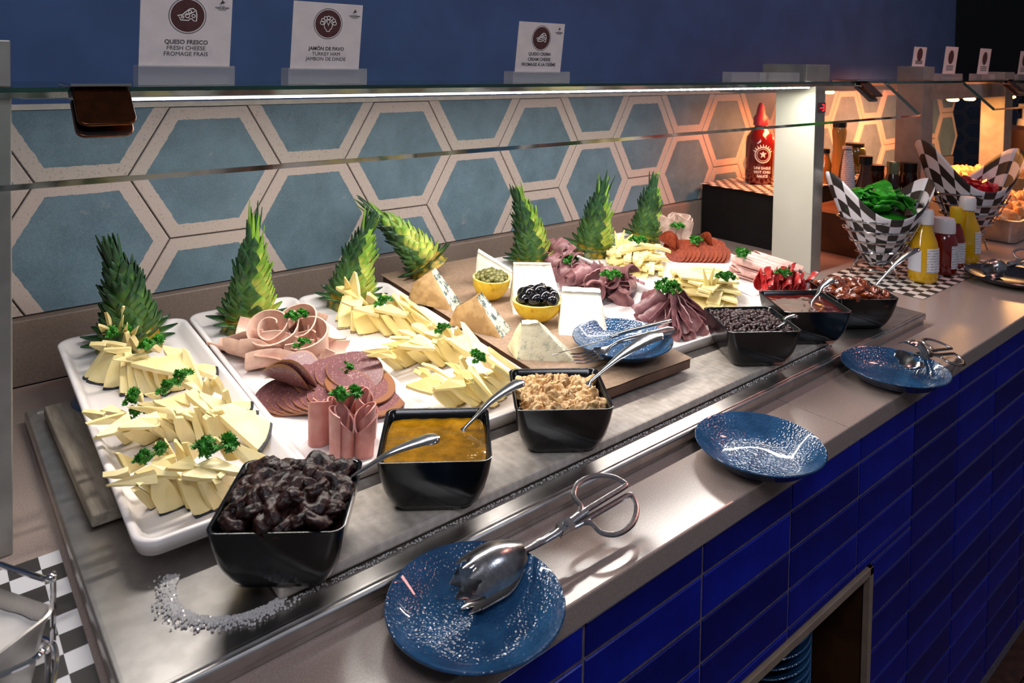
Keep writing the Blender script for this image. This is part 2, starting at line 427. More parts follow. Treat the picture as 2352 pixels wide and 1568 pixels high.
# readout on the right post
dsp = obj('display', G().box((1.392, -.4695, .424), (1.428, -.4661, .450)), mat('display_red_black', '2a0406', rough=.15), SG, smooth=False)
def seg_digit(g, ox, oz, on, s_=.0085):
    L = dict(a=((0, s_*2), (s_, s_*2)), b=((s_, s_*2), (s_, s_)), c=((s_, s_), (s_, 0)), d=((0, 0), (s_, 0)), e=((0, s_), (0, 0)), f=((0, s_*2), (0, s_)), g=((0, s_), (s_, s_)))
    for k in on:
        (xa, za), (xb, zb_) = L[k]; g.box((ox+min(xa, xb)-.0009, -.4705, oz+min(za, zb_)-.0009), (ox+max(xa, xb)+.0009, -.4696, oz+max(za, zb_)+.0009))
g = G(); seg_digit(g, 1.400, .4285, 'g', .007); seg_digit(g, 1.411, .4285, 'abcdg', .008)
obj('digits', g, emit('red_digits', 'ff1a20', 5), dsp, smooth=False)

SG2 = empty('sneeze_guard', 'far glass guard with heat lamps over the hot food pans', 'sneeze guard')
obj('shelf_glass', glass_box((1.714, -.5, .4985), (4.6, -.30, .506), 'z'), [GLASS, EDGE], SG2, smooth=False)
obj('front_glass', glass_box((2.29, .004, -.0045), (4.6, PL, .0045), 'z'), [GLASS, EDGE], SG2, panel_frame(0), smooth=False)
bracket(SG2, 2.72)
post(SG2, 2.115, 2.200, -.445, -.36, [STEEL2, STEEL2]); post(SG2, 2.90, 2.99, -.445, -.36, [STEEL2, STEEL2])
obj('lamp_housing', G().box((2.203, -.44, .440), (4.6, -.385, .4982)), STEEL2, SG2, smooth=False, bevel=.001)
obj('lamp_housing', G().box((1.46, -.20, .462), (2.55, -.12, .4955)), STEEL2, SG2, smooth=False, bevel=.001)
lamp = G().lathe([(.001, .0), (.014, .001), (.020, .006), (.016, .012)], 16).mesh('heat_lamp', emit('heat_lamp_glow', 'ffb765', 22))
for x in (2.46, 2.62, 2.95, 3.07): link('heat_lamp', lamp, SG2, T(x, -.412, .428))
for x in (1.75, 2.05): link('heat_lamp', lamp, SG2, T(x, -.16, .45))

# steel boxes that stand on top of the shelf above the posts
def shelf_box(x0_, x1_, y0_, y1_, h, label, m=STEEL2):
    tag(obj('steel_box', G().box((x0_, y0_, .5062), (x1_, y1_, .5062+h)), m, smooth=False, bevel=.0015), label, 'box')
shelf_box(1.325, 1.445, -.470, -.345, .043, 'brushed steel box on the glass shelf above the post with red readout')
shelf_box(2.115, 2.200, -.445, -.36, .044, 'grey steel box on the far shelf carrying a small sign card')
shelf_box(-.50, -.357, -.485, -.36, .050, 'steel box on the glass shelf at the far left edge')
shelf_box(2.90, 3.02, -.44, -.36, .03, 'steel box glowing orange on the far shelf between sign cards')

# ------------------------------------------------------------------ lettering
def text_mesh(txt, size, bold=0.0):
    c = bpy.data.curves.new('lettering', 'FONT'); c.body = txt; c.size = size; c.align_x = 'CENTER'; c.align_y = 'CENTER'
    c.extrude = .00012; c.offset = bold*size; c.resolution_u = 3
    o = bpy.data.objects.new('lettering', c); COL.objects.link(o)
    dg = bpy.context.evaluated_depsgraph_get(); me = bpy.data.meshes.new_from_object(o.evaluated_get(dg))
    bpy.data.objects.remove(o); bpy.data.curves.remove(c); me.materials.clear(); return me
def text(txt, size, m, parent, M, bold=0.0, name='lettering'):
    me = text_mesh(txt, size, bold); me.materials.append(m); return link(name, me, parent, M)
CARD = mat('white_card', 'e4d6d2', 'dccfcb', 40, rough=.55); INK = mat('grey_ink', '4a4446', rough=.6); INK2 = mat('brown_ink', '4d2a28', '563130', 60, rough=.5); WHT = mat('white_print', 'f0ebe6', rough=.6)
def disc(r, z, n=40, r0=0):
    g = G()
    if r0: g.loft([[(a*cos(2*pi*k/n), a*sin(2*pi*k/n), z_) for k in range(n)] for a, z_ in ((r0, 0), (r0, z), (r, z), (r, 0))], cap0=False, cap1=False)
    else: g.lathe([(r, 0), (r, z)], n)
    return g
def cheese_icon(g, r, z):
    P = [(-.60, -.02), (-.30, .05), (-.18, .18), (.10, .42), (.30, .46), (.48, .34), (.54, .05), (.52, -.32), (.34, -.30), (.27, -.19), (.12, -.19), (.05, -.30), (-.42, -.28), (-.48, -.12)]
    g.tube([(x*r, y*r, z) for x, y in P], .035*r, 6, closed=True, up=(0, 0, 1))
    g.tube([(x*r, y*r, z) for x, y in ((-.18, .02), (.1, .1), (.42, .30))], .03*r, 6, up=(0, 0, 1))
    for cx, cy, q in ((.12, .25, .09), (.34, .0, .10), (-.02, .0, .13), (-.3, -.1, .07)):
        g.tube([((cx+q*cos(a))*r, (cy+q*sin(a))*r, z) for a in [k*pi/6 for k in range(12)]], .03*r, 6, closed=True, up=(0, 0, 1))
def turkey_icon(g, r, z):
    for k in range(7):
        a = pi*(.02+.16*k); c, s_ = cos(a), sin(a); pts = []
        for t_ in range(10):
            q = t_/9*2*pi; lx = .34+.30*(.5-.5*cos(q)); ly = .13*sin(q)
            pts.append(((c*lx-s_*ly)*r, (s_*lx*.85+c*ly+.02)*r, z))
        g.tube(pts, .03*r, 6, closed=True, up=(0, 0, 1))
    g.tube([(x*r, y*r, z) for x, y in ((0, .30), (.22, .12), (.34, -.12), (.26, -.34), (.15, -.42), (.13, -.55), (-.13, -.55), (-.15, -.42), (-.26, -.34), (-.34, -.12), (-.22, .12))], .03*r, 6, closed=True, up=(0, 0, 1))
    g.tube([(x*r, y*r, z) for x, y in ((0, .30), (.13, .18), (.05, .02), (0, -.15), (-.05, .02), (-.13, .18))], .03*r, 6, closed=True, up=(0, 0, 1))
def menu_card(x0_, x1_, y, ch, bh, lines, icon, label, ow, txt_size, bold_all=False, lean=.12, fancy=True):
    """sign card (width ow) standing in a clear block x0..x1 on the shelf"""
    cx = (x0_+x1_)/2
    r = empty('menu_card', label, 'sign', T(cx, y, .5062), 'menu cards on the glass shelves')
    w_ = (x1_-x0_)/2
    obj('acrylic_block', G().box((-w_, -.013, 0), (w_, .013, bh)), ACRYL, r, smooth=False, bevel=.0008)
    c = obj('card', G().box((-ow/2, 0, -.0006), (ow/2, ch, .0006)), CARD, r, T(0, 0, bh-.002) @ R('X', pi/2+lean), smooth=False)
    rr = ow*.185; cy = ch*.69
    if not fancy:
        cy = ch*.62; rr = ow*.22
        obj('emblem', disc(rr, .0003), INK2, c, T(0, cy, .0006)); g = G()
        for k, q in enumerate((.3, .23, .16)): g.box((-ow*.28, ch*q-.002, .0006), (ow*.28, ch*q+.001, .0009))
        obj('lettering', g, INK, c, smooth=False); return r
    obj('emblem', disc(rr, .0003), INK2, c, T(0, cy, .0006)); obj('ring', disc(rr*1.12, .0003, 40, rr*1.08), INK, c, T(0, cy, .0006))
    g = G(); icon(g, rr, .001); obj('icon', g, WHT, c, T(0, cy, 0))
    for k, (tx, yy) in enumerate(lines): text(tx, txt_size, INK, c, T(-.002*ow, ch*yy, .0008), .02 if (k == 0 or bold_all) else 0)
    lg = G(); lx, ly = ow*.385, ch*.90
    P = [(0, .035), (.018, .005), (.055, .0), (.02, -.012), (.03, -.03), (0, -.02), (-.05, -.04), (-.02, 0)]
    lg.add([(lx+a*ow*.7, ly+b*ow*.9, .0008) for a, b in P], [tuple(range(len(P)))])
    for q, wq in ((-.052, .028), (-.085, .06), (-.098, .045)): lg.box((lx-ow*wq, ly+ow*q, .0006), (lx+ow*wq, ly+ow*(q+.004), .0009))
    obj('logo', lg, INK, c, smooth=False)
    text('COSTA BÁVARO', ow*.022, INK, c, T(lx, ly-ow*.068, .0008), .03)
menu_card(-.228, -.113, -.452, .094, .0245, (('QUESO FRESCO', .335), ('FRESH CHEESE', .255), ('FROMAGE FRAIS', .175)), cheese_icon, 'white sign card reading QUESO FRESCO in a clear block on the glass shelf', .109, .0073)
menu_card(-.041, .079, -.452, .095, .0225, (('JAMÓN DE PAVO', .315), ('TURKEY HAM', .235), ('JAMBON DE DINDE', .16)), turkey_icon, 'white sign card reading JAMÓN DE PAVO with a turkey emblem', .105, .0070)
menu_card(.358, .493, -.452, .089, .020, (('QUESO CREMA', .37), ('CREAM CHEESE', .265), ('FROMAGE À LA CRÈME', .16)), cheese_icon, 'white sign card reading QUESO CREMA in a clear block on the glass shelf', .108, .0078, True)
def clear_block(x0_, x1_, y0_, y1_, h, label):
    tag(obj('acrylic_block', G().box((x0_, y0_, .5062), (x1_, y1_, .5062+h)), ACRYL, smooth=False, bevel=.0008), label, 'sign holder')
clear_block(1.005, 1.145, -.465, -.439, .022, 'empty clear acrylic sign block on the shelf left of the steel box, the left one')
clear_block(1.16, 1.30, -.465, -.439, .022, 'empty clear acrylic sign block touching the steel box on the shelf')
far = [(2.13, 2.23, -.40, .548), (2.40, 2.60, -.38, None), (2.68, 2.88, -.40, None), (3.16, 3.34, -.40, None)]
for i, (a, b, y, zz) in enumerate(far):
    c = menu_card(a, b, y, .10 if i else .066, .022 if i else .004, (), None, ['small white sign card standing on the grey steel box of the far shelf', 'small white sign card in a clear block right of the grey steel box', 'small white sign card in front of the dark doorway on the far shelf', 'white sign card cut off by the right edge of the photo'][i], .115 if i else .10, .006, lean=.1, fancy=False)
    if zz: c.location.z = zz+.0006

# ------------------------------------------------------------------ cold plate, boards, trays
KS = .14/.1155
TRP = {1: (-.225, -.542, .049, .068, -.012), 2: (-.070, -.543, .049, .069, -.023), 3: (.086, -.546, .049, .058, -.031), 4: (.452, -.541, .049, .055, -.061), 5: (.589, -.604, .05, .106, -.011), 6: (.728, -.609, .05, .104, -.023)}
TR = {}
for i, (x, y, h, t_, yw) in TRP.items():
    ct, st, c, s_ = cos(t_), sin(t_), cos(yw), sin(yw)
    o = V((x*KS, y*KS, h*KS-.017)); by = V((-s_*ct, c*ct, st))
    if i >= 5: o += by*.09
    TR[i] = frame(o, (c, s_, 0), by)
TR[7] = frame((.302, -.697, .060), (cos(-.03), sin(-.03), 0), (-sin(-.03)*cos(.058), cos(-.03)*cos(.058), sin(.058)))

g = G().loft([[(-.313+e, -.8055+e, z), (1.232-e, -.8055+e, z), (1.232-e, -.172-e, z), (-.313+e, -.172-e, z)] for z, e in ((.0006, .003), (.007, .003), (.009, 0), (.019, 0), (.0218, .002), (.022, .006))])
g.box((-.30, -.80, .0215), (1.22, -.795, .0235)); g.box((-.30, -.19, .0215), (1.22, -.185, .0235))
tag(obj('cold_plate', g, STEEL, smooth=False, bevel=.0012), 'long brushed stainless steel cold plate set on the stone counter', 'cold plate')
s = NT('grey_board'); wv = s.n('TexWave', i_Vector=s.obj(), i_Scale=26., i_Distortion=4., i_Detail=3., bands_direction='X')
bc = s.ramp(s.noise(60, 5), [(.35, lin('a89d92')), (.65, lin('c6bcb1'))])
SLAB = s.pbsdf(Base_Color=s.mix(s.math('MULTIPLY', wv.outputs[0], .18), bc, lin('857a70')), Roughness=.34, Normal=s.bump(s.noise(380, 3), .35, .0012))
tag(obj('serving_board', G().box((-.172, -.768, .0238), (.895, -.565, .036)), SLAB, smooth=False, bevel=.003), 'long pale grey slab on the cold plate with black bowls standing on it', 'board')
s = NT('weathered_board'); mp = s.n('Mapping', i_Vector=s.obj()); mp.inputs['Scale'].default_value = (60, 5, 60)
bc = s.ramp(s.noise(1.6, 6, .7, mp.outputs[0]), [(.3, lin('6b6156')), (.7, lin('a79b8b'))])
WBOARD = s.pbsdf(Base_Color=bc, Roughness=.75, Normal=s.bump(s.noise(2.2, 5, .7, mp.outputs[0]), .6, .002))
WB = frame((-.290, -.537, .0238), (cos(.012), sin(.012), 0), (0, 1, 0))
tag(obj('serving_board', G().box((0, 0, 0), (.40, .325, .0150)), WBOARD, M=WB, smooth=False, bevel=.003, seg=3), 'weathered grey board under the leftmost white tray, its end showing at left', 'board')

PORC = mat('white_porcelain', 'e9e2e0', rough=.16, spec=.5)
def tray_mesh(L, W=.1895, r=.024):
    def ring(ins, z, rr): return [(x+W/2, y+L/2, z) for x, y, _ in rrect(W/2-ins, L/2-ins, rr, 6)]
    g = G().loft([ring(.014, -.005, .014), ring(.006, -.003, .020), ring(.001, .010, r), ring(.0, .0148, r), ring(.001, .0165, r), ring(.0045, .0168, r-.003), ring(.0085, .0148, r-.005), ring(.0145, .004, .014), ring(.020, .0004, .010), ring(.026, 0, .008)])
    return g.mesh('serving_tray', PORC, True, 60)
TMESHES = {1: tray_mesh(.549), 4: tray_mesh(.549, .168), 5: tray_mesh(.463, .166), 6: tray_mesh(.463)}
for i, lb in {1: 'white rectangular tray with three rows of black rinded cheese triangles', 2: 'white rectangular tray with turkey ham, salami and ham rolls', 3: 'white rectangular tray with rows of yellow cheese triangles with brown rind',
              4: 'white rectangular tray heaped with dark roast beef', 5: 'white rectangular tray with two piles of pale cheese strips', 6: 'white rectangular tray with chorizo, ham rolls and red salami by the black box'}.items():
    tag(link('serving_tray', TMESHES.get(i, TMESHES[1]), None, TR[i]), lb, 'tray', 'white serving trays')
PAPER = mat('kraft_paper', '927862', '9d836c', 120, rough=.75, bump=.12, bscale=90)
pb = empty('paper_covered_board', 'brown paper covered board carrying the blue cheese wedges and white cheese blocks', 'board', TR[7])
obj('board', G().box((0, 0, -.017), (.248, .60, -.001)), mat('brown_board', '5a3f31', '6b4c3b', 20, rough=.5), pb, smooth=False, bevel=.002)
obj('paper', G().grid(lambda u, v: ((.248+.006)*u-.004, -.001+v*.606, .0005+.0016*abs(nz((u*2, v*5, 0), 1.5))), 24, 48), PAPER, pb)
# ------------------------------------------------------------------ bowls
BOWL = mat('black_glazed_stoneware', '07080a', '0d0e10', 40, rough=.16, bump=.10, bscale=60, bdist=.001, spec=.35)
def sq_ring(h, z, r): return rrect(h, h, r, 5, z)
g = G().loft([sq_ring(*a) for a in ((.038, .0, .012), (.046, .001, .014), (.053, .012, .016), (.0595, .030, .016), (.0640, .052, .014), (.0665, .071, .012), (.0672, .0745, .012), (.0655, .0755, .011), (.0630, .0740, .010), (.0600, .056, .012), (.0550, .030, .014), (.046, .012, .014), (.036, .008, .012))])
BOWLM = g.mesh('square_bowl', BOWL, True, 60)
BP = {'prunes': (-.146, -.730, -.64), 'orange': (.037, -.720, -.62), 'walnut': (.236, -.720, -.62), 'raisin': (.690, -.725, -.60), 'red': (.858, -.731, -.62), 'date': (1.048, -.733, -.62)}
BM = {}
for k, lb in {'prunes': 'square black bowl full of prunes nearest the camera', 'orange': 'square black bowl filled with orange marmalade', 'walnut': 'square black bowl filled with walnut kernels', 'raisin': 'square black bowl filled with raisins',
              'red': 'square black bowl filled with red jam', 'date': 'square black bowl with glossy brown dried fruit, furthest of the bowls'}.items():
    x, y, a = BP[k]; BM[k] = T(x, y, .0362 if k != 'date' else .0240) @ R('Z', a) @ S(.955, .955, .88)
    tag(link('square_bowl', BOWLM, None, BM[k]), lb, 'bowl', 'square black bowls')
# spoons: from tip inside the food to handle end
def spoon(p0, p1, label, wid=.0125, group='spoons in the bowls', bend=.006):
    p0, p1 = V(p0), V(p1); d = p1-p0; L = d.length
    M_ = frame(p0, d, (0, 0, 1)); M_ = frame(p0, d, (-d.y, d.x, 0))   # x along handle, z up-ish
    pts = bez([(-.052, 0, -.012), (-.040, 0, -.016), (-.022, 0, -.014), (-.004, 0, -.003), (.02, 0, .001), (L*.5, 0, bend), (L*.85, 0, bend*.6), (L, 0, -.002)], 26)
    def rad(x):
        if x < -.004: t = (x+.052)/.048; return (.0165*max(.06, sin(pi*min(1, max(.03, t*.93)))**.6), .0012)
        t = min(1, (x+.004)/(L+.004)); wv_ = .0032+(wid-.0032)*max(0, (t-.18)/.82)**1.15
        if t > .90: wv_ *= max(.15, math.sqrt(max(0, 1-((t-.90)/.105)**2)))
        return (wv_, .0017+.0012*t)
    g = G().tube(pts, [rad(p.x) for p in pts], 12, up=(0, 0, 1))
    return tag(obj('spoon', g, CUTLERY, M=M_, angle=70), label, 'spoon', group)
spoon((-.088, -.741, .103), (-.010, -.795, .143), 'steel spoon handle rising from the prunes')
spoon((.079, -.716, .094), (.155, -.740, .140), 'steel spoon handle rising from the orange marmalade')
spoon((.276, -.739, .108), (.388, -.770, .158), 'large steel spoon handle rising from the walnuts towards the blue plate', .0185)
spoon((.876, -.735, .098), (.922, -.757, .139), 'steel spoon standing in the red jam')
spoon((1.090, -.760, .098), (1.170, -.810, .172), 'steel spoon leaning out of the brown dried fruit')
spoon((.690, -.772, .100), (.714, -.798, .122), 'steel spoon end showing at the corner of the raisins', .008)

# ------------------------------------------------------------------ plates
s = NT('blue_stoneware'); rx = s.obj()
vor = s.n('TexVoronoi', i_Vector=rx, i_Scale=300., feature='SMOOTH_F1'); vor.inputs['Smoothness'].default_value = .6
hgt = s.math('ADD', vor.outputs['Distance'], s.math('MULTIPLY', s.noise(30, 2), .8))
bc = s.ramp(s.noise(26, 4), [(.35, lin('1c4064')), (.65, lin('2a547c'))])
BLUE = s.pbsdf(Base_Color=bc, Roughness=.14, Coat_Weight=.5, Normal=s.bump(hgt, .42, .0022))
def plate_mesh(R_, h):
    k = R_/.085
    prof = [(.001, 0), (.046*k, 0), (.050*k, .002), (.066*k, .008), (.081*k, h-.003), (.0848*k, h-.001), (.0850*k, h), (.0838*k, h+.0012), (.080*k, h-.0005), (.066*k, .0115), (.050*k, .0056), (.046*k, .0046), (.02*k, .0042), (.001, .0042)]
    return G().lathe(prof, 72).mesh('plate', BLUE, True, 60)
PM = plate_mesh(.0865, .026)
def plate(x, y, z, label, rx=0, ry=0, sx=1, sy=1, rz=0, m=None):
    return tag(link('plate', m or PM, None, T(x, y, z) @ R('X', rx) @ R('Y', ry) @ R('Z', rz) @ S(sx, sy, 1)), label, 'plate', 'blue stoneware plates')
plate(-.026, -.884, .0004, 'blue stoneware plate nearest the camera holding the heads of steel tongs')
plate(.458, -.888, .0004, 'empty blue stoneware plate between the two plates with tongs on the counter edge')
plate(.878, -.890, .0004, 'blue stoneware plate further right with small serrated tongs on it')
DP = mat('dark_plate', '0d1420', '141d2c', 30, rough=.2)
tag(obj('plate', G().lathe([(.001, 0), (.06, 0), (.095, .014), (.103, .020), (.100, .0215), (.06, .006), (.001, .005)], 48), DP, M=T(1.735, -.815, .0004)), 'dark plate with tongs at the right edge in front of the hot pans', 'plate', 'blue stoneware plates')
# small plate on the paper board, tilted with it
tag(link('plate', PM, None, TR[7] @ T(.166, .078, .0028) @ R('X', -.02) @ S(.98, .94, .85)), 'blue stoneware plate on brown paper holding a knife and a fork', 'plate', 'blue stoneware plates')
tag(obj('plate', G().lathe([(.001, .046), (.044, .046), (.048, .044), (.062, .03), (.074, .004), (.075, 0), (.073, .001), (.058, .028), (.044, .040), (.001, .041)], 48), BLUE, M=T(-.200, -.235, .0378) @ S(.85, .85, .52)), 'dark blue dish upside down propping the leftmost tray', 'dish')

# knife and fork over the small plate (board coordinates)
def blade_path(g, pts, rad, n=10): g.tube(pts, rad, n, up=(0, 0, 1))
k0, k1 = V((.010, .078, .032)), V((.250, .050, .046)); d = k1-k0
KM = TR[7] @ frame(k0, d, (-d.y, d.x, -.12)); L = d.length
kn = empty('table_knife', 'steel table knife lying across the blue plate on brown paper', 'knife', KM)
pts = bez([(0, 0, 0), (.03, 0, 0), (.06, 0, 0), (.105, 0, 0), (.118, 0, .001)], 16)
g = G(); blade_path(g, pts, [(max(.0008, .0068*min(1, (p.x/.03+.05))**.6)*(1 if p.x < .10 else max(.35, 1-(p.x-.10)/.03)), .0009) for p in pts]); obj('blade', g, CUTLERY, kn)
pts = bez([(.114, 0, .001), (.15, 0, .002), (L*.85, 0, .001), (L, 0, 0)], 14)
g = G(); blade_path(g, pts, [(.0042+.0048*min(1, (p.x-.114)/.07) if p.x < L-.006 else .005, .0035) for p in pts], 12); obj('handle', g, CUTLERY, kn)
f0, f1 = V((.045, .062, .022)), V((.230, .024, .045)); d = f1-f0
FM = TR[7] @ frame(f0, d, (-d.y, d.x, .1)); L = d.length
fk = empty('table_fork', 'steel fork lying across the blue plate beside the knife', 'fork', FM)
for k in range(4):
    yy = (k-1.5)*.0058
    obj('tine', G().tube(bez([(-.006, yy, .006), (.012, yy, -.001), (.030, yy, -.003), (.042, yy*.95, -.002)], 8), [(.0009, .0007)]+[(.0015, .001)]*8, 6, up=(0, 0, 1)), CUTLERY, fk)
pts = bez([(.040, 0, -.002), (.050, 0, -.001), (.064, 0, .008), (.085, 0, .013), (.13, 0, .008), (L*.9, 0, .002), (L, 0, .000)], 24)
def fr(x):
    if x < .064: return (.0115-.0085*max(0, (x-.044)/.02), .0011)
    t = (x-.064)/(L-.064); return ((.0030+.0065*t**1.3)*(1 if t < .93 else max(.3, 1-(t-.93)*8)), .0018)
g = G().tube(pts, [fr(p.x) for p in pts], 10, up=(0, 0, 1)); obj('handle', g, CUTLERY, fk)

# ------------------------------------------------------------------ serving tongs
TONG = mat('tong_steel', 'b9b8b8', 'a6a5a5', 200, .4, .6, rough=.24, metal=1, bump=.12, bscale=500)
def tongs(M_, L, label, head=.062, mir=1, spread=.016):
    """scissor tongs: origin at the pivot, +x to the finger rings, -x to the heads"""
    r = empty('serving_tongs', label, 'tongs', M_, 'serving tongs on the counter')
    for sgn in (1, -1):
        z = .0028*sgn
        g = G(); s_ = sgn*mir
        ring = bez([(.026, .004*s_, z), (.034, .010*s_, z), (.036, .024*s_, z), (.052, .034*s_, z), (.078, .033*s_, z), (.098, .022*s_, z), (.106, .008*s_, z), (.102, .004*s_, z), (.070, .0035*s_, z), (.034, .003*s_, z)], 40)
        g.tube(ring, [(.0034, .0022)]*len(ring), 8, up=(0, 0, 1))
        arm = bez([(.036, .003*s_, z), (.018, .002*s_, z), (0, 0, z), (-.018, -.002*s_, z), (-.05, -.002*s_, z*1.2), (-L, -.001*s_, z*1.6)], 18)
        g.tube(arm, [(.0046-.0018*max(0, -p.x/L), .0021) for p in arm], 8, up=(0, 0, 1)); g.box((-.009, -.0062, z-.0024), (.010, .0062, z+.0024))
        a = obj('arm', g, TONG, r, bevel=0)
        # toothed scoop head
        def hd(u, v, sgn=sgn):
            x = -L-head*v; wv_ = (.024*sin(pi*min(.5+0*v, .12+.75*v))**.8) if v < .5 else .024*(1-.12*(v-.5))
            t = (u-.5)*2; tooth = 0
            if v > .99: tooth = -.013*(abs(((u*3) % 1)-.5)*2)
            return (x-tooth*0-( .0 if v < .99 else .012*(1-abs(((u*4) % 1)-.5)*2)-.006), wv_*t, z*1.6+sgn*(.003+.019*(1-t*t)*sin(pi*min(1, .12+.62*v))))
        hg = G().sheet(lambda u, v: hd(u, v), 24, 14, .0012); obj('scoop', hg, TONG, a, angle=60)
    obj('rivet', G().lathe([(.0001, -.006), (.0032, -.006), (.0036, .0052), (.003, .0062), (.0001, .0066)], 16), CHROME, r)
    return r
pv = V((.109, -.866, .034)); hd_ = V((-.030, -.868, .030))
TM = frame(pv, pv-hd_, (.40, .80, .30))
tongs(TM, .066, 'large steel serving tongs resting on the nearest blue plate and the counter', .068)
pv = V((.975, -.906, .030)); hd_ = V((.900, -.903, .024))
tongs(frame(pv, (.88, -.05, -.16), (.1, .95, .3)), .034, 'small steel tongs with serrated heads on the plate further right', .040)
pv = V((1.79, -.80, .035))
tongs(frame(pv, (.8, -.3, .10), (.3, .8, .5)), .034, 'steel tongs on the dark plate at the right edge', .045)

# ------------------------------------------------------------------ left end: checked paper, wire stand with steel bin
CHK = check_mat('checked_paper', .5)
def checked_sheet(name, corners, nx, ny, label, mat_=CHK, curl=.0, M_=None):
    A, B, C_, D = [V(p) for p in corners]
    def fn(u, v):
        p = (A*(1-u)+B*u)*(1-v)+(D*(1-u)+C_*u)*v; return p+V((0, 0, .0008+curl*abs(nz((u*3, v*3, 1), 1.2))))
    g = G().grid(fn, 20, 20, uvs=lambda u, v: (u*nx/2, v*ny/2))
    return tag(obj(name, g, mat_, M=M_), label, 'paper')
checked_sheet('checked_paper', ((-.560, -.82, 0), (-.3175, -.82, 0), (-.3175, -.515, 0), (-.560, -.515, 0)), 8.7, 10.9, 'black and white checked paper on the counter left of the cold plate')
WIRE = CHROME
wc = empty('wire_stand', 'chrome wire stand at the lower left corner of the photo', 'stand', T(0, 0, 0))
for pts in ([(-.343, -.664, .002), (-.345, -.680, .075), (-.349, -.694, .082), (-.372, -.662, .084), (-.385, -.640, .082), (-.386, -.628, .06), (-.386, -.62, .002)],
            [(-.359, -.752, .002), (-.359, -.758, .062), (-.364, -.768, .074), (-.376, -.772, .072), (-.43, -.762, .066)],
            [(-.386, -.62, .003), (-.343, -.664, .003), (-.359, -.752, .003)], [(-.386, -.62, .003), (-.44, -.60, .003)]):
    obj('wire', G().tube(bez(pts, 30), .0024, 8), WIRE, wc)
obj('wire_foot', G().ico(.004, 2), WIRE, wc, T(-.349, -.694, .084)); obj('wire_foot', G().ico(.0045, 2), WIRE, wc, T(-.389, -.628, .086))
bn = empty('steel_bin', 'white lined steel container held in the chrome wire stand', 'container', T(-.425, -.70, .004) @ R('Z', .55))
def bring(h, z, r): return rrect(h*1.0, h*1.1, r, 5, z)
obj('bin_wall', G().loft([bring(*a) for a in ((.040, 0, .010), (.044, .004, .012), (.052, .060, .012), (.055, .069, .012), (.0535, .070, .012), (.050, .060, .012), (.042, .008, .010))]), STEEL, bn, angle=50)
obj('paper_liner', G().grid(lambda u, v: ((u-.5)*.098, (v-.5)*.106, .056+.010*abs(nz((u*2, v*2, 3), 1.1))), 12, 12), mat('liner_paper', 'e6dfd8', 'ddd5cd', 20, rough=.6), bn)
# frost along the front edge of the slab and the ring by the prunes
g = G()
for i in range(1500):
    x = U(-.16, .89); y = -.7695-abs(rnd.gauss(0, .0025)); q = U(.0004, .0011)
    g.ico(q, 0, M=T(x, y, .0228+q*.5) @ R('Z', U(0, 3)))
for i in range(1900):
    a = U(2.5, 5.1); r_ = .058+abs(rnd.gauss(0, .007)); q = U(.0006, .0017)
    x, y = -.186+r_*cos(a)*1.05, -.705+r_*sin(a)*1.0
    if x < -.165 or y < -.772: g.ico(q, 0, M=T(x, y, .0228+q*.5) @ R('X', U(0, 3)))
stuff(tag(obj('frost', g, mat('frost', 'c9c4c2', rough=.08, spec=.9), smooth=False), 'white frost crystals on the steel along the slab and by the prunes', 'frost'))
# plates stacked in the niche under the counter
PN = plate_mesh(.095, .020)
for k in range(22): tag(link('plate', PN, None, T(.585, -.80, NZ0+.0065+k*.0145)), 'dark blue plate in the stack inside the counter niche', 'plate', 'plates stacked in the niche')

# ------------------------------------------------------------------ pineapple crowns
def leaf_mesh(Lh, Wd, m, curl):
    def fn(u, v):
        t = (u-.5)*2; wv_ = Wd*((1-v**2.0)**.9 if Lh < .045 else (1-v)**.75)
        return (wv_*t, .25*Wd-.45*Wd*t*t*(1-.6*v)-curl*Lh*v*v, Lh*v)
    return G().sheet(fn, 4, 7, .0009).mesh('leaf', m, True, 60)
def leaf_mat(name, base, mid_, tip):
    s = NT(name); x, y, z = s.n('SeparateXYZ', i_Vector=s.obj()).outputs
    v = s.math('DIVIDE', z, .033); ex = s.math('MULTIPLY', s.math('ABSOLUTE', x), 26.)
    f = s.math('ADD', v, s.math('MULTIPLY', ex, .35)); f = s.math('ADD', f, s.math('MULTIPLY', s.math('SUBTRACT', s.noise(120), .5), .2))
    c = s.ramp(f, [(.05, lin(base)), (.38, lin(mid_)), (.78, lin(tip))])
    hs = s.n('HueSaturation', i_Color=c, i_Value=s.math('MULTIPLY_ADD', s.n('ObjectInfo').outputs['Random'], .5, .75))
    return s.pbsdf(Base_Color=hs.outputs[0], Roughness=.38)
LG = leaf_mat('leaf_green', 'b9c47a', '5a8440', '23452a'); LP = leaf_mat('leaf_pale', 'efe9a0', 'd3d768', '6f9a34')
LEAF = {(m, k): leaf_mesh(*a) for m, mm in (('g', LG), ('p', LP)) for k, a in {0: (.026, .0135, mm, .16), 1: (.037, .0120, mm, .06), 2: (.058, .0085, mm, .06), 3: (.095, .0078, mm, .05)}.items()}
CORE = mat('crown_core', 'd5cf7c', '9fae4c', 60, rough=.6)
s = NT('pineapple_skin'); vo = s.n('TexVoronoi', i_Vector=s.obj(), i_Scale=70.)
SKIN = s.pbsdf(Base_Color=s.ramp(vo.outputs['Distance'], [(.15, lin('c9962c')), (.4, lin('9c8a28')), (.7, lin('43501d'))]), Roughness=.5, Normal=s.bump(vo.outputs['Distance'], .8, .004))
FLESH = mat('pineapple_flesh', 'd9ae3a', 'c08a22', 90, rough=.35)
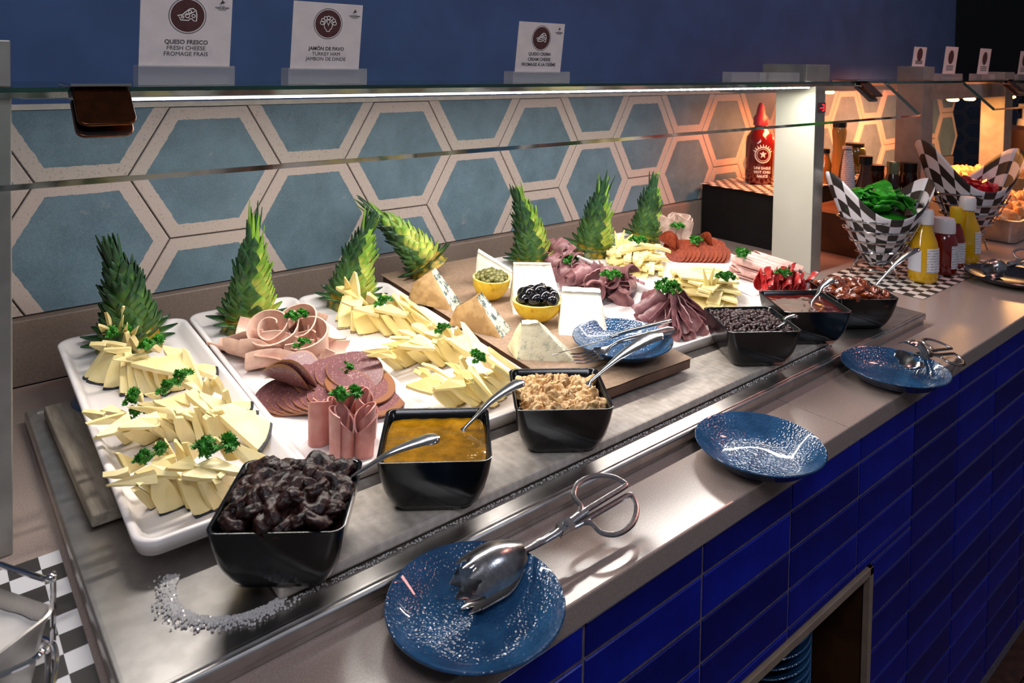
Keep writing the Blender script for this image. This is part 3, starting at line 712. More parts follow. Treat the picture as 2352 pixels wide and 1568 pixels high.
def crown(Mx_, H, r0, label, bend=(0, 0), pale_dir=None, top=3, seed=1, rows=15, tipn=7):
    """halved pineapple top: conical stack of leaves over a slice of fruit; bend = sideways shift of the tip"""
    R_ = random.Random(seed)
    e = empty('pineapple_crown', label, 'pineapple', Mx_, 'pineapple crowns along the back')
    def fg(u, v): 
        a = u*2*pi; rr = r0*1.12*(1-.15*v)*(1+.05*sin(7*a+v*9)); return (rr*cos(a), rr*sin(a)*.9, -.002+.021*v)
    g = G().grid(fg, 28, 4, cu=True); n = 29
    g.add([(r0*.97*cos(k*pi/14), r0*.87*sin(k*pi/14), .0185) for k in range(28)], [tuple(range(28))], 1)
    obj('fruit_base', g, [SKIN, FLESH], e)
    def axis(t): return V((bend[0]*t**1.6, bend[1]*t**1.6, .012+H*.72*t))
    g = G().tube([axis(k/10) for k in range(11)], [max(.004, r0*.72*(1-(k/10)**1.2*.86)) for k in range(11)], 12); obj('core', g, CORE, e)
    ga = 0
    for row in range(rows):
        t = row/(rows-1); c = axis(t); tn = (axis(min(1, t+.05))-axis(max(0, t-.05))).normalized()
        rr = r0*.78*(1-t**1.15*.84); nl = max(5, int(11-5*t)); ga += .5
        for k in range(nl):
            a = ga+k*2*pi/nl+R_.uniform(-.08, .08); dv = V((cos(a), sin(a), 0)); dv = (dv-tn*dv.dot(tn)).normalized()
            kind = 0 if t < .5 else (1 if t < .86 else 2)
            tilt = (.74-.62*t)+R_.uniform(-.07, .07)
            if row == 0: tilt = 1.30; kind = 1
            if row == 1: tilt = .95
            y_ = (-dv*cos(tilt)-(-tn*sin(tilt)))*-1
            zd = (tn*cos(tilt)+dv*sin(tilt)).normalized(); yd = (dv*cos(tilt)-tn*sin(tilt)).normalized(); xd = yd.cross(zd)
            m = Mx((xd, yd, zd)).transposed().to_4x4(); m.translation = c+dv*rr
            pal = pale_dir is not None and (cos(a-pale_dir) > .35) and row > 0
            sc = (1.05 if kind < 2 else 1)*R_.uniform(.88, 1.1)*(r0/.042)**.6
            link('leaf', LEAF['p' if pal else 'g', kind], e, m @ S(sc))
    tn = (axis(1)-axis(.9)).normalized(); c = axis(1)-tn*.012
    for k in range(tipn):
        a = k*2.4; dv = V((cos(a), sin(a), 0)); dv = (dv-tn*dv.dot(tn)).normalized(); tilt = .10+.055*k*(.7 if top == 2 else 1)*R_.uniform(.5, 1.1)
        if top == 9: tilt *= .45
        zd = (tn*cos(tilt)+dv*sin(tilt)).normalized(); yd = (dv*cos(tilt)-tn*sin(tilt)).normalized(); xd = yd.cross(zd)
        m = Mx((xd, yd, zd)).transposed().to_4x4(); m.translation = c+dv*.003
        link('leaf', LEAF['p' if (k % 3 == 1 and pale_dir is not None) else 'g', 3 if top != 2 else 2], e, m @ S(R_.uniform(.7, 1.0)*(H/.16)**.8))
    return e
cd = -.9      # bearing of the camera as seen from the counter (leaves cut open face this way)
crown(TR[1] @ T(.098, .505, .003), .165, .043, 'pineapple crown behind the black rinded cheese on the leftmost tray', (-.022, .0), None, 2, 1, tipn=4)
crown(TR[2] @ T(.085, .480, .003), .170, .041, 'tall pale pineapple crown behind the turkey ham', (.004, .005), cd+.5, 9, 2, tipn=8)
crown(TR[3] @ T(.094, .505, .003), .150, .040, 'spiky pineapple crown behind the yellow cheese tray', (.024, .0), cd+.2, 3, 3, tipn=7)
crown(TR[7] @ T(.078, .545, .018) @ R('Z', -.7) @ R('Y', -.58), .165, .037, 'pineapple crown leaning over behind the blue cheese wedges', (-.030, .0), cd+.9, 9, 4, tipn=6)
crown(TR[4] @ T(.098, .500, .003), .175, .043, 'pineapple crown behind the roast beef tray', (-.032, .012), cd+.6, 2, 5, tipn=4)
crown(TR[5] @ T(.082, .410, .003), .150, .042, 'pineapple crown behind the cheese strips', (.006, .0), cd+.4, 3, 6, tipn=6)
crown(TR[6] @ T(.100, .420, .003), .150, .038, 'furthest pineapple crown, behind the folded turkey slices', (.004, .0), cd+.7, 2, 7, tipn=4)

# ------------------------------------------------------------------ parsley
PARS = mat('parsley_green', '3d8c24', '236a18', 160, rough=.5, rnd_v=.12)
def parsley(seed, R_, n):
    q = random.Random(seed); e = None
    st = G(); lf = G(); heads = []
    for k in range(n):
        a = q.uniform(0, 2*pi); r = R_*math.sqrt(q.random()); heads.append(V((r*cos(a), r*sin(a)*.8, R_*(.35+.5*(1-(r/R_)**2))*q.uniform(.7, 1.1))))
    for h in heads:
        st.tube(bez([(0, 0, 0), (h.x*.4, h.y*.4, h.z*.7), h], 5), .0005, 5)
        for j in range(9):
            dv = V((q.gauss(0, 1), q.gauss(0, 1), q.gauss(.4, .8))).normalized(); s_ = q.uniform(.0032, .0052)
            m = frame(h, dv, (q.gauss(0, 1), q.gauss(0, 1), q.gauss(0, 1)))
            P = [(0, -.15*s_, 0), (.45*s_, -.5*s_, .12*s_), (.6*s_, -.2*s_, -.05*s_), (1.0*s_, -.42*s_, .25*s_), (.9*s_, 0, .0), (1.25*s_, .1*s_, .3*s_), (.85*s_, .3*s_, .05*s_), (.95*s_, .6*s_, .28*s_), (.5*s_, .3*s_, -.03*s_), (.35*s_, .6*s_, .15*s_), (0, .15*s_, 0)]
            lf.add(P+[(x, y, z+.0005) for x, y, z in P], [(0, 1, 2, 10), (2, 3, 4), (4, 5, 6), (6, 7, 8), (8, 9, 10), (2, 4, 6, 8, 10), (21, 13, 12, 11), (15, 14, 13), (17, 16, 15), (19, 18, 17), (21, 20, 19), (21, 19, 17, 15, 13)], 0, m)
    return st.mesh('stem', PARS), lf.mesh('leaflets', PARS, False)
PV = [parsley(1, .011, 10), parsley(2, .013, 13), parsley(3, .021, 34)]
def sprig(tr, a, b, c, k, label, rz=0., sc=1.0, sy=1.0):
    e = empty('parsley_sprig', label, 'parsley', TR[tr] @ T(a, b, c) @ R('Z', rz) @ S(sc*1.35, sc*sy*1.35, sc*1.25), 'parsley sprigs garnishing the trays')
    link('stem', PV[k][0], e); stuff(link('leaflets', PV[k][1], e))
for a in [(1, .066, .448, .046, 1, 'parsley sprig under the cheese star on the leftmost tray', 0, 1.05), (1, .092, .355, .058, 1, 'parsley sprig on top of the back row of black rinded cheese', .6, 1.1, .6), (1, .044, .235, .046, 1, 'parsley sprig at the left end of the middle cheese row, upper one', 1.2, 1.0, .6),
          (1, .042, .215, .036, 0, 'parsley sprig hanging at the left end of the middle cheese row', 0, .9), (1, .083, .223, .056, 0, 'small parsley sprig on the middle cheese row, left of its twin', .4, 1, .7), (1, .102, .235, .058, 0, 'small parsley sprig on the middle cheese row, right of its twin', .5, 1.1, .7),
          (1, .030, .085, .052, 1, 'flat parsley sprig at the left of the front cheese row', .5, 1.05, .5), (1, .090, .058, .055, 1, 'full parsley sprig on the front cheese row near the prunes', 0, 1.2),
          (2, .102, .322, .070, 1, 'parsley sprig tucked in the turkey ham rose', .3, .95), (2, .100, .290, .040, 0, 'parsley tip between the lower turkey ham folds', 0, .8), (2, .137, .205, .024, 0, 'parsley sprig standing on the salami slices', 0, 1.0), (2, .062, .062, .070, 1, 'parsley sprig in the middle of the ham rolls', 0, 1.0),
          (3, .084, .358, .050, 0, 'parsley sprig on the back row of yellow cheese', .2, 1.15, .7), (3, .109, .205, .052, 0, 'parsley sprig on the middle row of yellow cheese', .2, 1.0, .7), (3, .095, .084, .055, 1, 'parsley sprig on the front row of yellow cheese', 1.2, 1.0, .8),
          (4, .154, .449, .046, 0, 'parsley sprig topping the back of the roast beef', 0, 1.2), (4, .090, .360, .050, 0, 'parsley sprig on the roast beef in front of the pineapple', 0, 1.2), (4, .087, .232, .055, 1, 'parsley sprig midway along the roast beef', 0, 1.15), (4, .114, .108, .062, 2, 'big curly parsley bunch on the front pile of roast beef', 0, 1.0),
          (5, .080, .278, .066, 1, 'parsley sprig on the back pile of cheese strips', 0, 1.1), (5, .072, .045, .066, 1, 'parsley sprig on the front pile of cheese strips', 0, 1.1), (6, .128, .349, .050, 1, 'parsley sprig between the folded turkey slices', 0, 1.0), (6, .122, .285, .034, 0, 'parsley sprig on the chorizo slices', 0, 1.3),
          (6, .110, .148, .048, 0, 'parsley sprig on the pale ham rolls', 0, 1.4), (6, .108, .045, .040, 1, 'parsley sprig on the red salami folds', 0, 1.0)]: sprig(*a)

# ------------------------------------------------------------------ cheese triangles in woven rows
def cheese_mat(name, a, b):
    s = NT(name); col = s.ramp(s.noise(30, 3), [(.3, lin(a)), (.7, lin(b))])
    holes = s.ramp(s.n('TexVoronoi', i_Vector=s.obj(), i_Scale=190.).outputs['Distance'], [(.10, (0, 0, 0, 1)), (.2, (1, 1, 1, 1))])
    hs = s.n('HueSaturation', i_Color=col, i_Value=s.math('MULTIPLY_ADD', s.n('ObjectInfo').outputs['Random'], .14, .93))
    return s.pbsdf(Base_Color=hs.outputs[0], Roughness=.38, Subsurface_Weight=.25, Subsurface_Scale=.004, Subsurface_Radius=(1, .7, .3), Normal=s.bump(holes, .22, .0012))
CH1 = cheese_mat('ivory_cheese', 'ead592', 'f0e2ac'); CH2 = cheese_mat('yellow_cheese', 'ecd687', 'efdf9d')
RIND1 = mat('black_rind', '1a1c22', '2a2b30', 200, rough=.6); RIND2 = mat('brown_rind', '6a5237', 'b39a70', 420, .4, .6, rough=.7, bump=.3, bscale=400)
def tri_mesh(w_, L, th, m, rind, seed):
    q = random.Random(seed); j = lambda: q.uniform(-.0015, .0015)
    base = [(-w_/2+w_*k/6, -.004*(1-(2*k/6-1)**2)) for k in range(7)]
    P = base+[(w_*.5+j(), .008), (.010+j(), L*.75), (.004+j(), L), (-.004, L-.002), (-.010+j(), L*.72), (-w_*.5+j(), .008)]
    def wav(x, y): return .0012*sin(y*40+seed)+.0008*sin(x*60+seed*2)
    g = G().loft([[(x, y, z+wav(x, y)) for x, y in P] for z in (-th/2, th/2)])
    rb = [(x*1.004, y-.0022) for x, y in base]+[(x*1.004, y+.0006) for x, y in reversed(base)]
    r = G().loft([[(x, y, z+wav(x, y)) for x, y in rb] for z in (-th/2-.0001, th/2+.0001)])
    return g.mesh('cheese_slice', m, False), r.mesh('rind', rind, False)
TRI1 = [tri_mesh(.043+.004*(k % 3), .082+.006*(k % 2), .0054, CH1, RIND1, k) for k in range(5)]
TRI2 = [tri_mesh(.040+.004*(k % 3), .084+.005*(k % 2), .0050, CH2, RIND2, k+9) for k in range(5)]
def slice_at(tr, tri, o, d, n, label, group, sc=1.0, sx=1.0, rind=True):
    """o: middle of the rind edge, d: direction rind -> tip, n: rough face normal (tray coordinates)"""
    d = V(d).normalized(); n = V(n); x = d.cross(n).normalized()
    m = TR[tr] @ frame(o, x, d) @ S(sc*sx, sc, sc)
    e = tag(link('cheese_slice', tri[0], None, m), label, 'cheese', group)
    if rind: link('rind', tri[1], e)
CR = V((.77, -.64, 0)); CB = V((.64, .77, 0))       # image right / away from camera, on the tray
# every triangle in view: kind letter, then tip and the two rind corners in tray coordinates (mm)
#   f standing rind down, b blade lying on top, u upright behind, s fan, l lying flat, m large end slice
SLICES = {
'R1': 'f49,422,43,24,432,3,27,422,3 f52,402,43,27,417,3,43,394,3 f58,388,43,40,383,3,57,376,3 f63,382,43,54,352,3,66,353,3 f70,372,43,65,347,3,79,346,3 f78,362,43,77,335,3,99,329,3 f85,347,43,96,325,3,113,337,3 f95,324,43,103,319,3,121,335,3 f110,310,43,115,326,3,131,324,3 b28,429,51,47,419,49,46,425,41 b43,429,51,69,402,49,68,406,41 b42,403,51,73,388,49,73,388,41 b45,360,51,78,362,49,79,358,41 b62,360,51,87,357,49,85,358,41 b112,266,51,109,334,49,75,352,41 b111,364,51,131,320,49,119,271,41 u80,404,60,84,441,34,92,402,34 u76,425,60,78,454,34,79,423,34 u92,381,60,98,426,34,114,391,34 u132,325,60,122,282,34,133,237,34 l146,333,24,177,335,16,167,303,16 u140,221,60,144,244,34,153,222,34 u128,221,60,132,238,34,141,228,34 u141,181,60,146,199,34,149,180,34 l155,206,24,184,208,16,177,190,16 l152,186,24,182,182,16,177,171,16',
'R2': 'f18,189,43,33,222,3,47,228,3 f28,179,43,52,208,3,74,216,3 f52,175,43,74,219,3,81,204,3 f60,181,43,81,202,3,95,195,3 f84,179,43,93,185,3,110,180,3 f101,180,43,107,167,3,116,165,3 f112,160,43,119,174,3,124,163,3 f119,160,43,122,165,3,140,168,3 b-10,236,51,10,218,49,7,221,41 b-12,203,51,29,206,49,29,205,41 b7,223,51,22,229,49,33,221,41 b-9,166,51,32,199,49,30,185,41 b16,172,51,61,185,49,61,175,41 b36,218,51,78,186,49,82,179,41 b47,217,51,67,213,49,73,206,41 b64,211,51,86,201,49,97,174,41 b83,212,51,103,212,49,104,203,41 b40,253,51,57,245,49,59,245,41 b59,238,51,76,235,49,79,232,41 b101,210,51,116,207,49,120,163,41 m115,203,50,186,140,20,157,102,12 b102,250,51,118,246,49,125,222,41',
'R3': 'f11,58,43,29,78,3,39,82,3 f34,64,43,37,64,3,61,64,3 f52,62,43,62,56,3,66,56,3 f57,49,43,66,40,3,85,41,3 f72,33,43,84,38,3,98,47,3 f84,25,43,98,55,3,109,59,3 b-14,88,51,10,85,49,12,88,41 b-15,66,51,31,67,49,32,61,41 b13,71,51,47,73,49,52,61,41 b42,63,51,69,69,49,74,61,41 b52,39,51,79,43,49,88,30,41 b67,47,51,95,48,49,111,26,41 u3,106,60,14,104,34,30,110,34 u40,99,60,44,117,34,56,110,34 u51,103,60,58,111,34,64,111,34 u60,98,60,64,97,34,75,93,34 u67,88,60,77,92,34,89,105,34 u98,81,60,109,71,34,121,67,34 u106,66,60,126,50,34,146,54,34 b32,82,51,56,83,49,56,83,41',
'ST': 's52,455,85,64,477,45,73,499,45 s79,466,85,74,502,45,79,486,45 s71,427,85,71,470,45,77,466,45 s36,408,85,52,473,45,66,474,45 s70,395,85,75,457,45,82,454,45 s80,376,85,85,452,45,90,441,45',
'Y1': 'f52,448,43,36,444,3,42,441,3 f51,433,43,25,410,3,47,404,3 f50,401,43,38,385,3,51,381,3 f45,374,43,45,367,3,81,363,3 f57,359,43,82,366,3,84,343,3 f69,352,43,80,337,3,100,341,3 f73,335,43,97,328,3,112,330,3 f92,331,43,111,327,3,126,315,3 f112,327,43,134,332,3,142,319,3 f120,315,43,147,319,3,164,321,3 b27,403,51,62,394,49,56,387,41 b30,363,51,69,357,49,67,343,41 b59,342,51,96,343,49,106,320,41 b46,467,51,70,445,49,74,405,41 u74,396,60,86,423,34,105,403,34 u95,378,60,110,408,34,123,376,34 u111,369,60,127,390,34,120,325,34 u124,359,60,132,365,34,127,277,34 b110,359,51,122,328,49,125,275,41 u118,319,60,137,324,34,140,262,34',
'YS': 's44,430,85,60,461,45,73,455,45 s72,446,85,64,460,45,68,417,45',
'Y2': 'f-3,193,43,34,222,3,47,219,3 f20,209,43,50,220,3,82,228,3 f44,194,43,81,221,3,103,218,3 f64,188,43,97,189,3,109,194,3 f81,190,43,116,204,3,120,192,3 f96,193,43,116,185,3,139,190,3 f117,187,43,140,200,3,152,200,3 b-30,209,51,7,200,49,10,195,41 b-32,193,51,7,189,49,12,185,41 b6,216,51,47,208,49,48,205,41 b23,195,51,61,201,49,76,182,41 b50,244,51,69,232,49,79,208,41 b44,197,51,71,205,49,79,184,41 b78,248,51,97,238,49,100,198,41 b80,216,51,105,211,49,115,192,41 b29,231,51,56,215,49,58,217,41 b102,171,51,133,171,49,121,140,41 u146,203,60,130,152,34,149,129,34 u128,193,60,140,210,34,145,193,34 u100,226,60,114,257,34,129,235,34 u116,213,60,127,229,34,137,217,34',
'Y3': 'f8,67,43,40,74,3,58,79,3 f25,71,43,57,79,3,76,82,3 f36,60,43,75,59,3,97,74,3 f62,58,43,93,48,3,107,49,3 f78,63,43,112,57,3,128,60,3 f93,59,43,132,66,3,146,69,3 b-27,82,51,19,77,49,7,65,41 b-16,80,51,26,85,49,36,73,41 b0,54,51,54,68,49,53,58,41 b26,127,51,39,103,49,50,84,41 b5,115,51,11,101,49,21,97,41 b16,121,51,24,108,49,27,98,41 b56,113,51,71,94,49,71,87,41 b50,82,51,72,69,49,69,58,41 u75,101,60,93,123,34,89,93,34 u106,93,60,124,98,34,136,59,34 u128,100,60,154,116,34,155,52,34 u99,54,60,118,64,34,129,47,34 b71,75,51,79,65,49,70,20,41',
}
def slice3(tr, Tp, A, B, th, m, rm, label, group, seed, rind, kd='f', wide=1.0):
    q = random.Random(seed); Tp, A, B = V(Tp), V(A), V(B); c = (Tp+A+B)/3; Tp -= c; A -= c; B -= c
    mid_ = (A+B)/2; e = (B-A)*wide; d = Tp-mid_; n = e.cross(d).normalized(); dn = d.normalized()
    j = lambda: q.uniform(-.03, .03)
    a_, b_ = {'f': (.47, .30), 'b': (.31, .06), 'u': (.33, .10), 's': (.32, .07), 'l': (.45, .2), 'm': (.33, .08)}[kd]
    P = [(-.5+k/6, -.035*(1-(2*k/6-1)**2)) for k in range(7)]+[(.5+j(), .06), (a_+j(), .52+j()), (b_+j()*.5, .97), (.02-b_, 1.0), (-a_+j(), .50+j()), (-.5+j(), .06)]
    cv = q.uniform(-.0015, .0015)
    pt = lambda s_, t_, o: mid_+e*s_+d*t_+n*(o+cv*sin(3*t_)+.0007*sin(5*s_+seed))
    g = G().loft([[pt(s_, t_, o) for s_, t_ in P] for o in (-th/2, th/2)])
    ob = tag(link('cheese_slice', g.mesh('cheese_slice', m, False), None, TR[tr] @ T(*c)), label, 'cheese', group)
    if rind:
        k_ = .0034/max(.01, d.length); rb = [(s_*1.01, t_-k_) for s_, t_ in P[:7]]+[(s_*1.01, t_+.0006/max(.01, d.length)) for s_, t_ in reversed(P[:7])]
        link('rind', G().loft([[pt(s_, t_, o*1.03) for s_, t_ in rb] for o in (-th/2, th/2)]).mesh('rind', rm, False), ob)
    return ob
KIND = {'f': 'cheese triangle standing rind down in the ', 'b': 'cheese triangle lying like a blade on top of the ', 'u': 'cheese triangle standing tip up at the back of the ', 's': 'thin cheese wedge of the star standing behind the ', 'l': 'cheese triangle lying flat by the rim at the ', 'm': 'largest cheese triangle, at the right end of the '}
WH = {'R1': (1, 'back row of black rinded cheese'), 'R2': (1, 'middle row of black rinded cheese'), 'R3': (1, 'front row of black rinded cheese'), 'ST': (1, 'back row of black rinded cheese'),
      'Y1': (3, 'back row of yellow cheese'), 'YS': (3, 'back row of yellow cheese'), 'Y2': (3, 'middle row of yellow cheese'), 'Y3': (3, 'front row of yellow cheese')}
for key, (tr, wh) in WH.items():
    for n_, it in enumerate(SLICES[key].split()):
        k = it[0]; a = [float(x)/1000 for x in it[1:].split(',')]
        if k == 'f':      # the next layer of slices, mostly hidden behind the standing ones
            o_ = CR*.006+CB*.014; up_ = V((0, 0, .001))
            slice3(tr, V(a[0:3])+o_*.4+V((0, 0, .004)), V(a[3:6])+o_+up_, V(a[6:9])+o_+up_, .0058, CH1 if tr == 1 else CH2, RIND1, 'cheese triangle of the inner layer of the '+wh, 'inner cheese triangles of the '+wh, n_*5+3, False, 'f', 1.25)
        slice3(tr, a[0:3], a[3:6], a[6:9], .0036 if k == 's' else .0064 if tr == 1 else .0058, CH1 if tr == 1 else CH2, RIND1 if tr == 1 else RIND2, KIND[k]+wh, {'f': 'standing', 'b': 'top', 'u': 'upright', 's': 'star', 'l': 'flat', 'm': 'end'}[k]+' cheese triangles of the '+wh, n_*7+len(key), k in 'flm', k, {'f': 1.12, 'b': 1.45, 'u': 1.1}.get(k, 1.0))

# ------------------------------------------------------------------ rolled and folded cold meats
TURK = mat('turkey_ham', 'ddb9a6', 'cd9f8e', 70, .42, .72, rough=.38, sss=.08, rnd_v=.06); TURK2 = mat('turkey_edge', 'c98f7b', 'd9a892', 40, rough=.4)
HAM = mat('pink_ham', 'b9776f', 'c68a80', 60, rough=.36, sss=.08, rnd_v=.08); PALEH = mat('pale_ham', 'd3aba0', 'c4948a', 70, rough=.4, sss=.06, rnd_v=.08)
def spiral_roll(r0, r1, turns, H, th, flare=0., tip=.5, m=None, wob=.001, seed=0, squash=1.0):
    """slice rolled into an upright scroll; tip makes the upper edge rise to a point"""
    def fn(u, v):
        a = u*turns*2*pi; r = r0+(r1-r0)*u; r *= 1+flare*v; r += wob*sin(3*a+seed)
        top = H*(1-tip+tip*abs(sin(pi*(u*turns*.85+.15+seed*.21))))
        return (r*cos(a), r*sin(a)*squash, top*v)
    return G().sheet(fn, int(20*turns)+8, 9, th).mesh('meat_slice', m, True, 60)
def petal(Lx, Ly, th, m, seed, fold=1.6, rad=.02):
    """slice folded over loosely like a petal"""
    def fn(u, v):
        x = (u-.5)*2; y = (v-.5)*2; s_ = math.sqrt(max(.0, 1-.25*x*x)); a = y*fold*.5
        return (Lx/2*x, rad*1.3*sin(a)*s_+.003*sin(3*x+seed), rad*(1-cos(a))*1.2+.004*cos(2*x+seed)+.003*nz((x, y, seed), 1.4))
    return G().sheet(fn, 18, 14, th).mesh('meat_slice', m, True, 60)
def place(tr, me, a, b, c, rx=0, ry=0, rz=0, label='', cat='meat', group=None, sc=1.0, name='meat_slice'):
    return tag(link(name, me, None, TR[tr] @ T(a, b, c) @ R('Z', rz) @ R('Y', ry) @ R('X', rx) @ S(sc)), label, cat, group)
# turkey ham rose on tray 2
A = math.atan2
rz_cam = math.atan2(-.77, -.64)
roses = [(.078, .345, .030, -.75, .0, .2, spiral_roll(.007, .030, 2.1, .058, .0022, .45, .2, TURK, seed=1), 'turkey ham slice rolled into a cone facing the camera, upper left of the rose'),
         (.125, .345, .034, -.28, .12, 1.2, spiral_roll(.010, .030, 1.6, .052, .0022, .35, .25, TURK, seed=2), 'turkey ham slice rolled as an open cup holding parsley'),
         (.122, .312, .018, -.62, .35, .4, spiral_roll(.012, .030, 1.25, .060, .0022, .35, .35, TURK, seed=3), 'turkey ham cone opening to the right at the front of the rose')]
for a, b, c, rx, ry, rz, me, lb in roses:
    place(2, me, a, b, c, -rx*0, 0, 0, lb, group='turkey ham rose').matrix_basis = TR[2] @ T(a, b, c) @ frame((0, 0, 0), (CR+V((0, 0, .1))), (V((0, 0, 1))*.55*cos(rx)+CB*.9)) @ R('Z', rz) @ T(0, 0, -.018)
for a, b, c, rx, ry, rz, sd in [(.050, .375, .022, .4, .3, 2.1, 1), (.062, .330, .012, .5, -.5, 2.5, 2), (.092, .296, .014, .7, -.1, -.5, 3), (.140, .300, .012, .5, .3, -.2, 4), (.160, .335, .018, .3, .5, .7, 5), (.150, .385, .024, -.4, .3, .6, 6), (.105, .400, .026, -.5, .0, .0, 7), (.075, .395, .020, -.4, -.3, 2.8, 8), (.036, .398, .008, .2, .15, 2.3, 9), (.120, .370, .040, -.3, .2, .9, 10), (.036, .345, .016, .9, .1, 2.2, 11), (.052, .318, .020, .8, -.2, 2.5, 12), (.060, .300, .012, .95, .0, 2.55, 13), (.108, .284, .014, .75, .2, -.3, 14), (.080, .305, .030, .6, .1, -.6, 15)]:
    place(2, petal(.080, .056, .0022, TURK, sd, 2.3, .019), a, b, c, rx, ry, rz, 'turkey ham slice folded like a petal around the rose', group='turkey ham petals')
# upright ham rolls, tray 2
for k, (a, b, r1, H, sd, ly) in enumerate([(.044, .098, .0150, .062, 0, 0), (.062, .092, .0130, .056, 2, 0), (.057, .050, .0165, .066, 3, 0), (.083, .046, .0150, .062, 1, 0), (.098, .075, .0145, .066, 5, 0), (.075, .108, .0135, .060, 4, 0), (.088, .098, .013, .058, 7, 0)]):
    place(2, spiral_roll(.003, r1, 2.2, H, .0020, .08, .52, HAM, .0008, sd), a, b, .001, 0, .04*(k % 3-1), k*1.1+.6, 'pink ham slice rolled up standing on end at the front of the second tray', group='standing ham rolls', name='ham_roll')
# salami fan, tray 2
s = NT('salami'); n1 = s.n('TexVoronoi', i_Vector=s.obj(), i_Scale=330.).outputs['Distance']; _x, _y, _z = s.n('SeparateXYZ', i_Vector=s.obj()).outputs; rr_ = s.n('VectorMath', operation='LENGTH'); s.set(rr_.inputs[0], s.n('CombineXYZ', i_X=_x, i_Y=_y).outputs[0])
sc_ = s.ramp(s.math('ADD', n1, s.math('MULTIPLY', s.noise(160, 4), .9)), [(.45, lin('cdb6ae')), (.62, lin('8f6460')), (.9, lin('74474a'))])
rim = s.math('GREATER_THAN', rr_.outputs['Value'], .0405)
hs_ = s.n('HueSaturation', i_Color=s.mix(rim, sc_, lin('8a5a3c')), i_Value=s.math('MULTIPLY_ADD', s.n('ObjectInfo').outputs['Random'], .25, .85))
SAL = s.pbsdf(Base_Color=hs_.outputs[0], Roughness=.38, Normal=s.bump(s.noise(500, 2), .15, .0008))
def disc_slice(r, th, m, bend=0., sd=0):
    def fn(u, v):
        a = u*2*pi; q = r*max(.02, v); x, y = q*cos(a), q*sin(a)*.96
        return (x, y, bend*x*x/r+.0012*sin(2*a+sd)*v)
    g = G(); n = 36; rings = []
    for th_ in (-th/2, th/2):
        ring = [fn(k/n, 1) for k in range(n)]; rings.append([(x, y, z+th_) for x, y, z in ring])
    inner = lambda z_: [[(fn(k/n, q)[0], fn(k/n, q)[1], fn(k/n, q)[2]+z_) for k in range(n)] for q in (.05, .35, .7)]
    L = inner(-th/2)+[rings[0], rings[1]]+list(reversed(inner(th/2)))
    return g.loft(L).mesh('meat_slice', m, True, 50)
SD = [disc_slice(.0425, .0022, SAL, .06, k) for k in range(2)]; SDF = disc_slice(.0425, .0022, SAL, .75, 3); SDB = disc_slice(.052, .0024, SAL, .08, 4)
for k in range(9):
    t = k/8; place(2, SD[k % 2], .046+.066*t, .218-.055*t, .005+.0021*k, .08, -.14, .6, 'salami slice in the overlapping fan at the left of the salami', group='fanned salami slices')
for k in range(4): place(2, SD[k % 2], .100+.014*k, .212-.006*k, .020+.003*k, .28, -.05, .2, 'salami slice tilted up behind the fan', group='rear salami slices')
place(2, SDB, .145, .148, .012, .10, .06, 0, 'large round salami slice lying at the right of the ham rolls', group='large salami slices'); place(2, SDB, .138, .168, .020, .14, .04, .5, 'large round salami slice behind, under the parsley', group='large salami slices')
place(2, SDF, .056, .230, .020, .25, .25, .9, 'salami slice folded over on top of the fan', group='folded salami'); place(2, SDF, .062, .227, .025, .25, .28, .95, 'second salami slice folded on top of the fan', group='folded salami')

# roast beef, tray 4
BEEF = [mat('roast_beef_%s' % n, a, b, 60, .4, .65, rough=.42, bump=.2, bscale=170) for n, a, b in (('rosy', '84565a', '9a7070'), ('brown', '74484c', '8c6060'), ('dull', '8e6264', '784e52'))]
def curl_sheet(Lx, Ly, th, m, rad, ang, sd):
    def fn(u, v):
        a = (v-.35)*ang; r = rad*(1+.35*v)+.0016*nz((u*3, v*3, sd), 1.3); x = (u-.5)*Lx*(1-.25*abs(v-.5))+.002*nz((u*2, v*2, sd+5), 2.)
        e = 1+.12*nz((u*4, v*2, sd+9), 1.5)
        return (x, r*sin(a)*e, r*(1-cos(a))*e+.003*nz((u*2, v, sd+3), 1.6))
    return G().sheet(fn, 12, 16, th).mesh('meat_slice', m, True, 60)
BF = [curl_sheet(.050, .05, .0019, BEEF[k % 3], .0105+.0018*(k % 4), (3.6, 4.8, 2.6, 5.6)[k % 4], k) for k in range(10)]
q = random.Random(5)
cnt = 0
for (a0, b0, a1, b1, n, hh) in ((.150, .478, .118, .400, 13, .030), (.105, .392, .085, .300, 12, .032), (.080, .335, .100, .215, 15, .036), (.125, .330, .150, .235, 12, .030)):
    for k in range(n):
        t = k/(n-1); lay = k % 3
        place(4, BF[q.randrange(10)], a0+(a1-a0)*t+q.uniform(-.026, .026), b0+(b1-b0)*t+q.uniform(-.018, .018), .002+lay*hh*.42, q.uniform(-.5, .9), q.uniform(-.75, .75), q.uniform(0, 2*pi), 'curled roast beef slice heaped on the back part of its tray', group='roast beef slices at the back')
BF2 = [curl_sheet(.072, .05, .0019, BEEF[k % 3], .0095+.002*(k % 2), (3.6, 4.6, 2.9)[k % 3], k+30) for k in range(6)]
for k in range(26):
    a = -.35+k*.245; r_ = .046 if k < 13 else .034; lay = 0 if k < 13 else 1
    ang = (k % 13)/12*1.5*pi-1.15*pi+.15
    place(4, BF2[k % 6], .118+r_*.95*cos(ang), .105+r_*sin(ang), .010+.016*lay, q.uniform(-.4, .4), .42+.10*lay+q.uniform(-.15, .15), ang, 'roast beef slice draped outwards in the front pile', group='roast beef slices of the front pile')

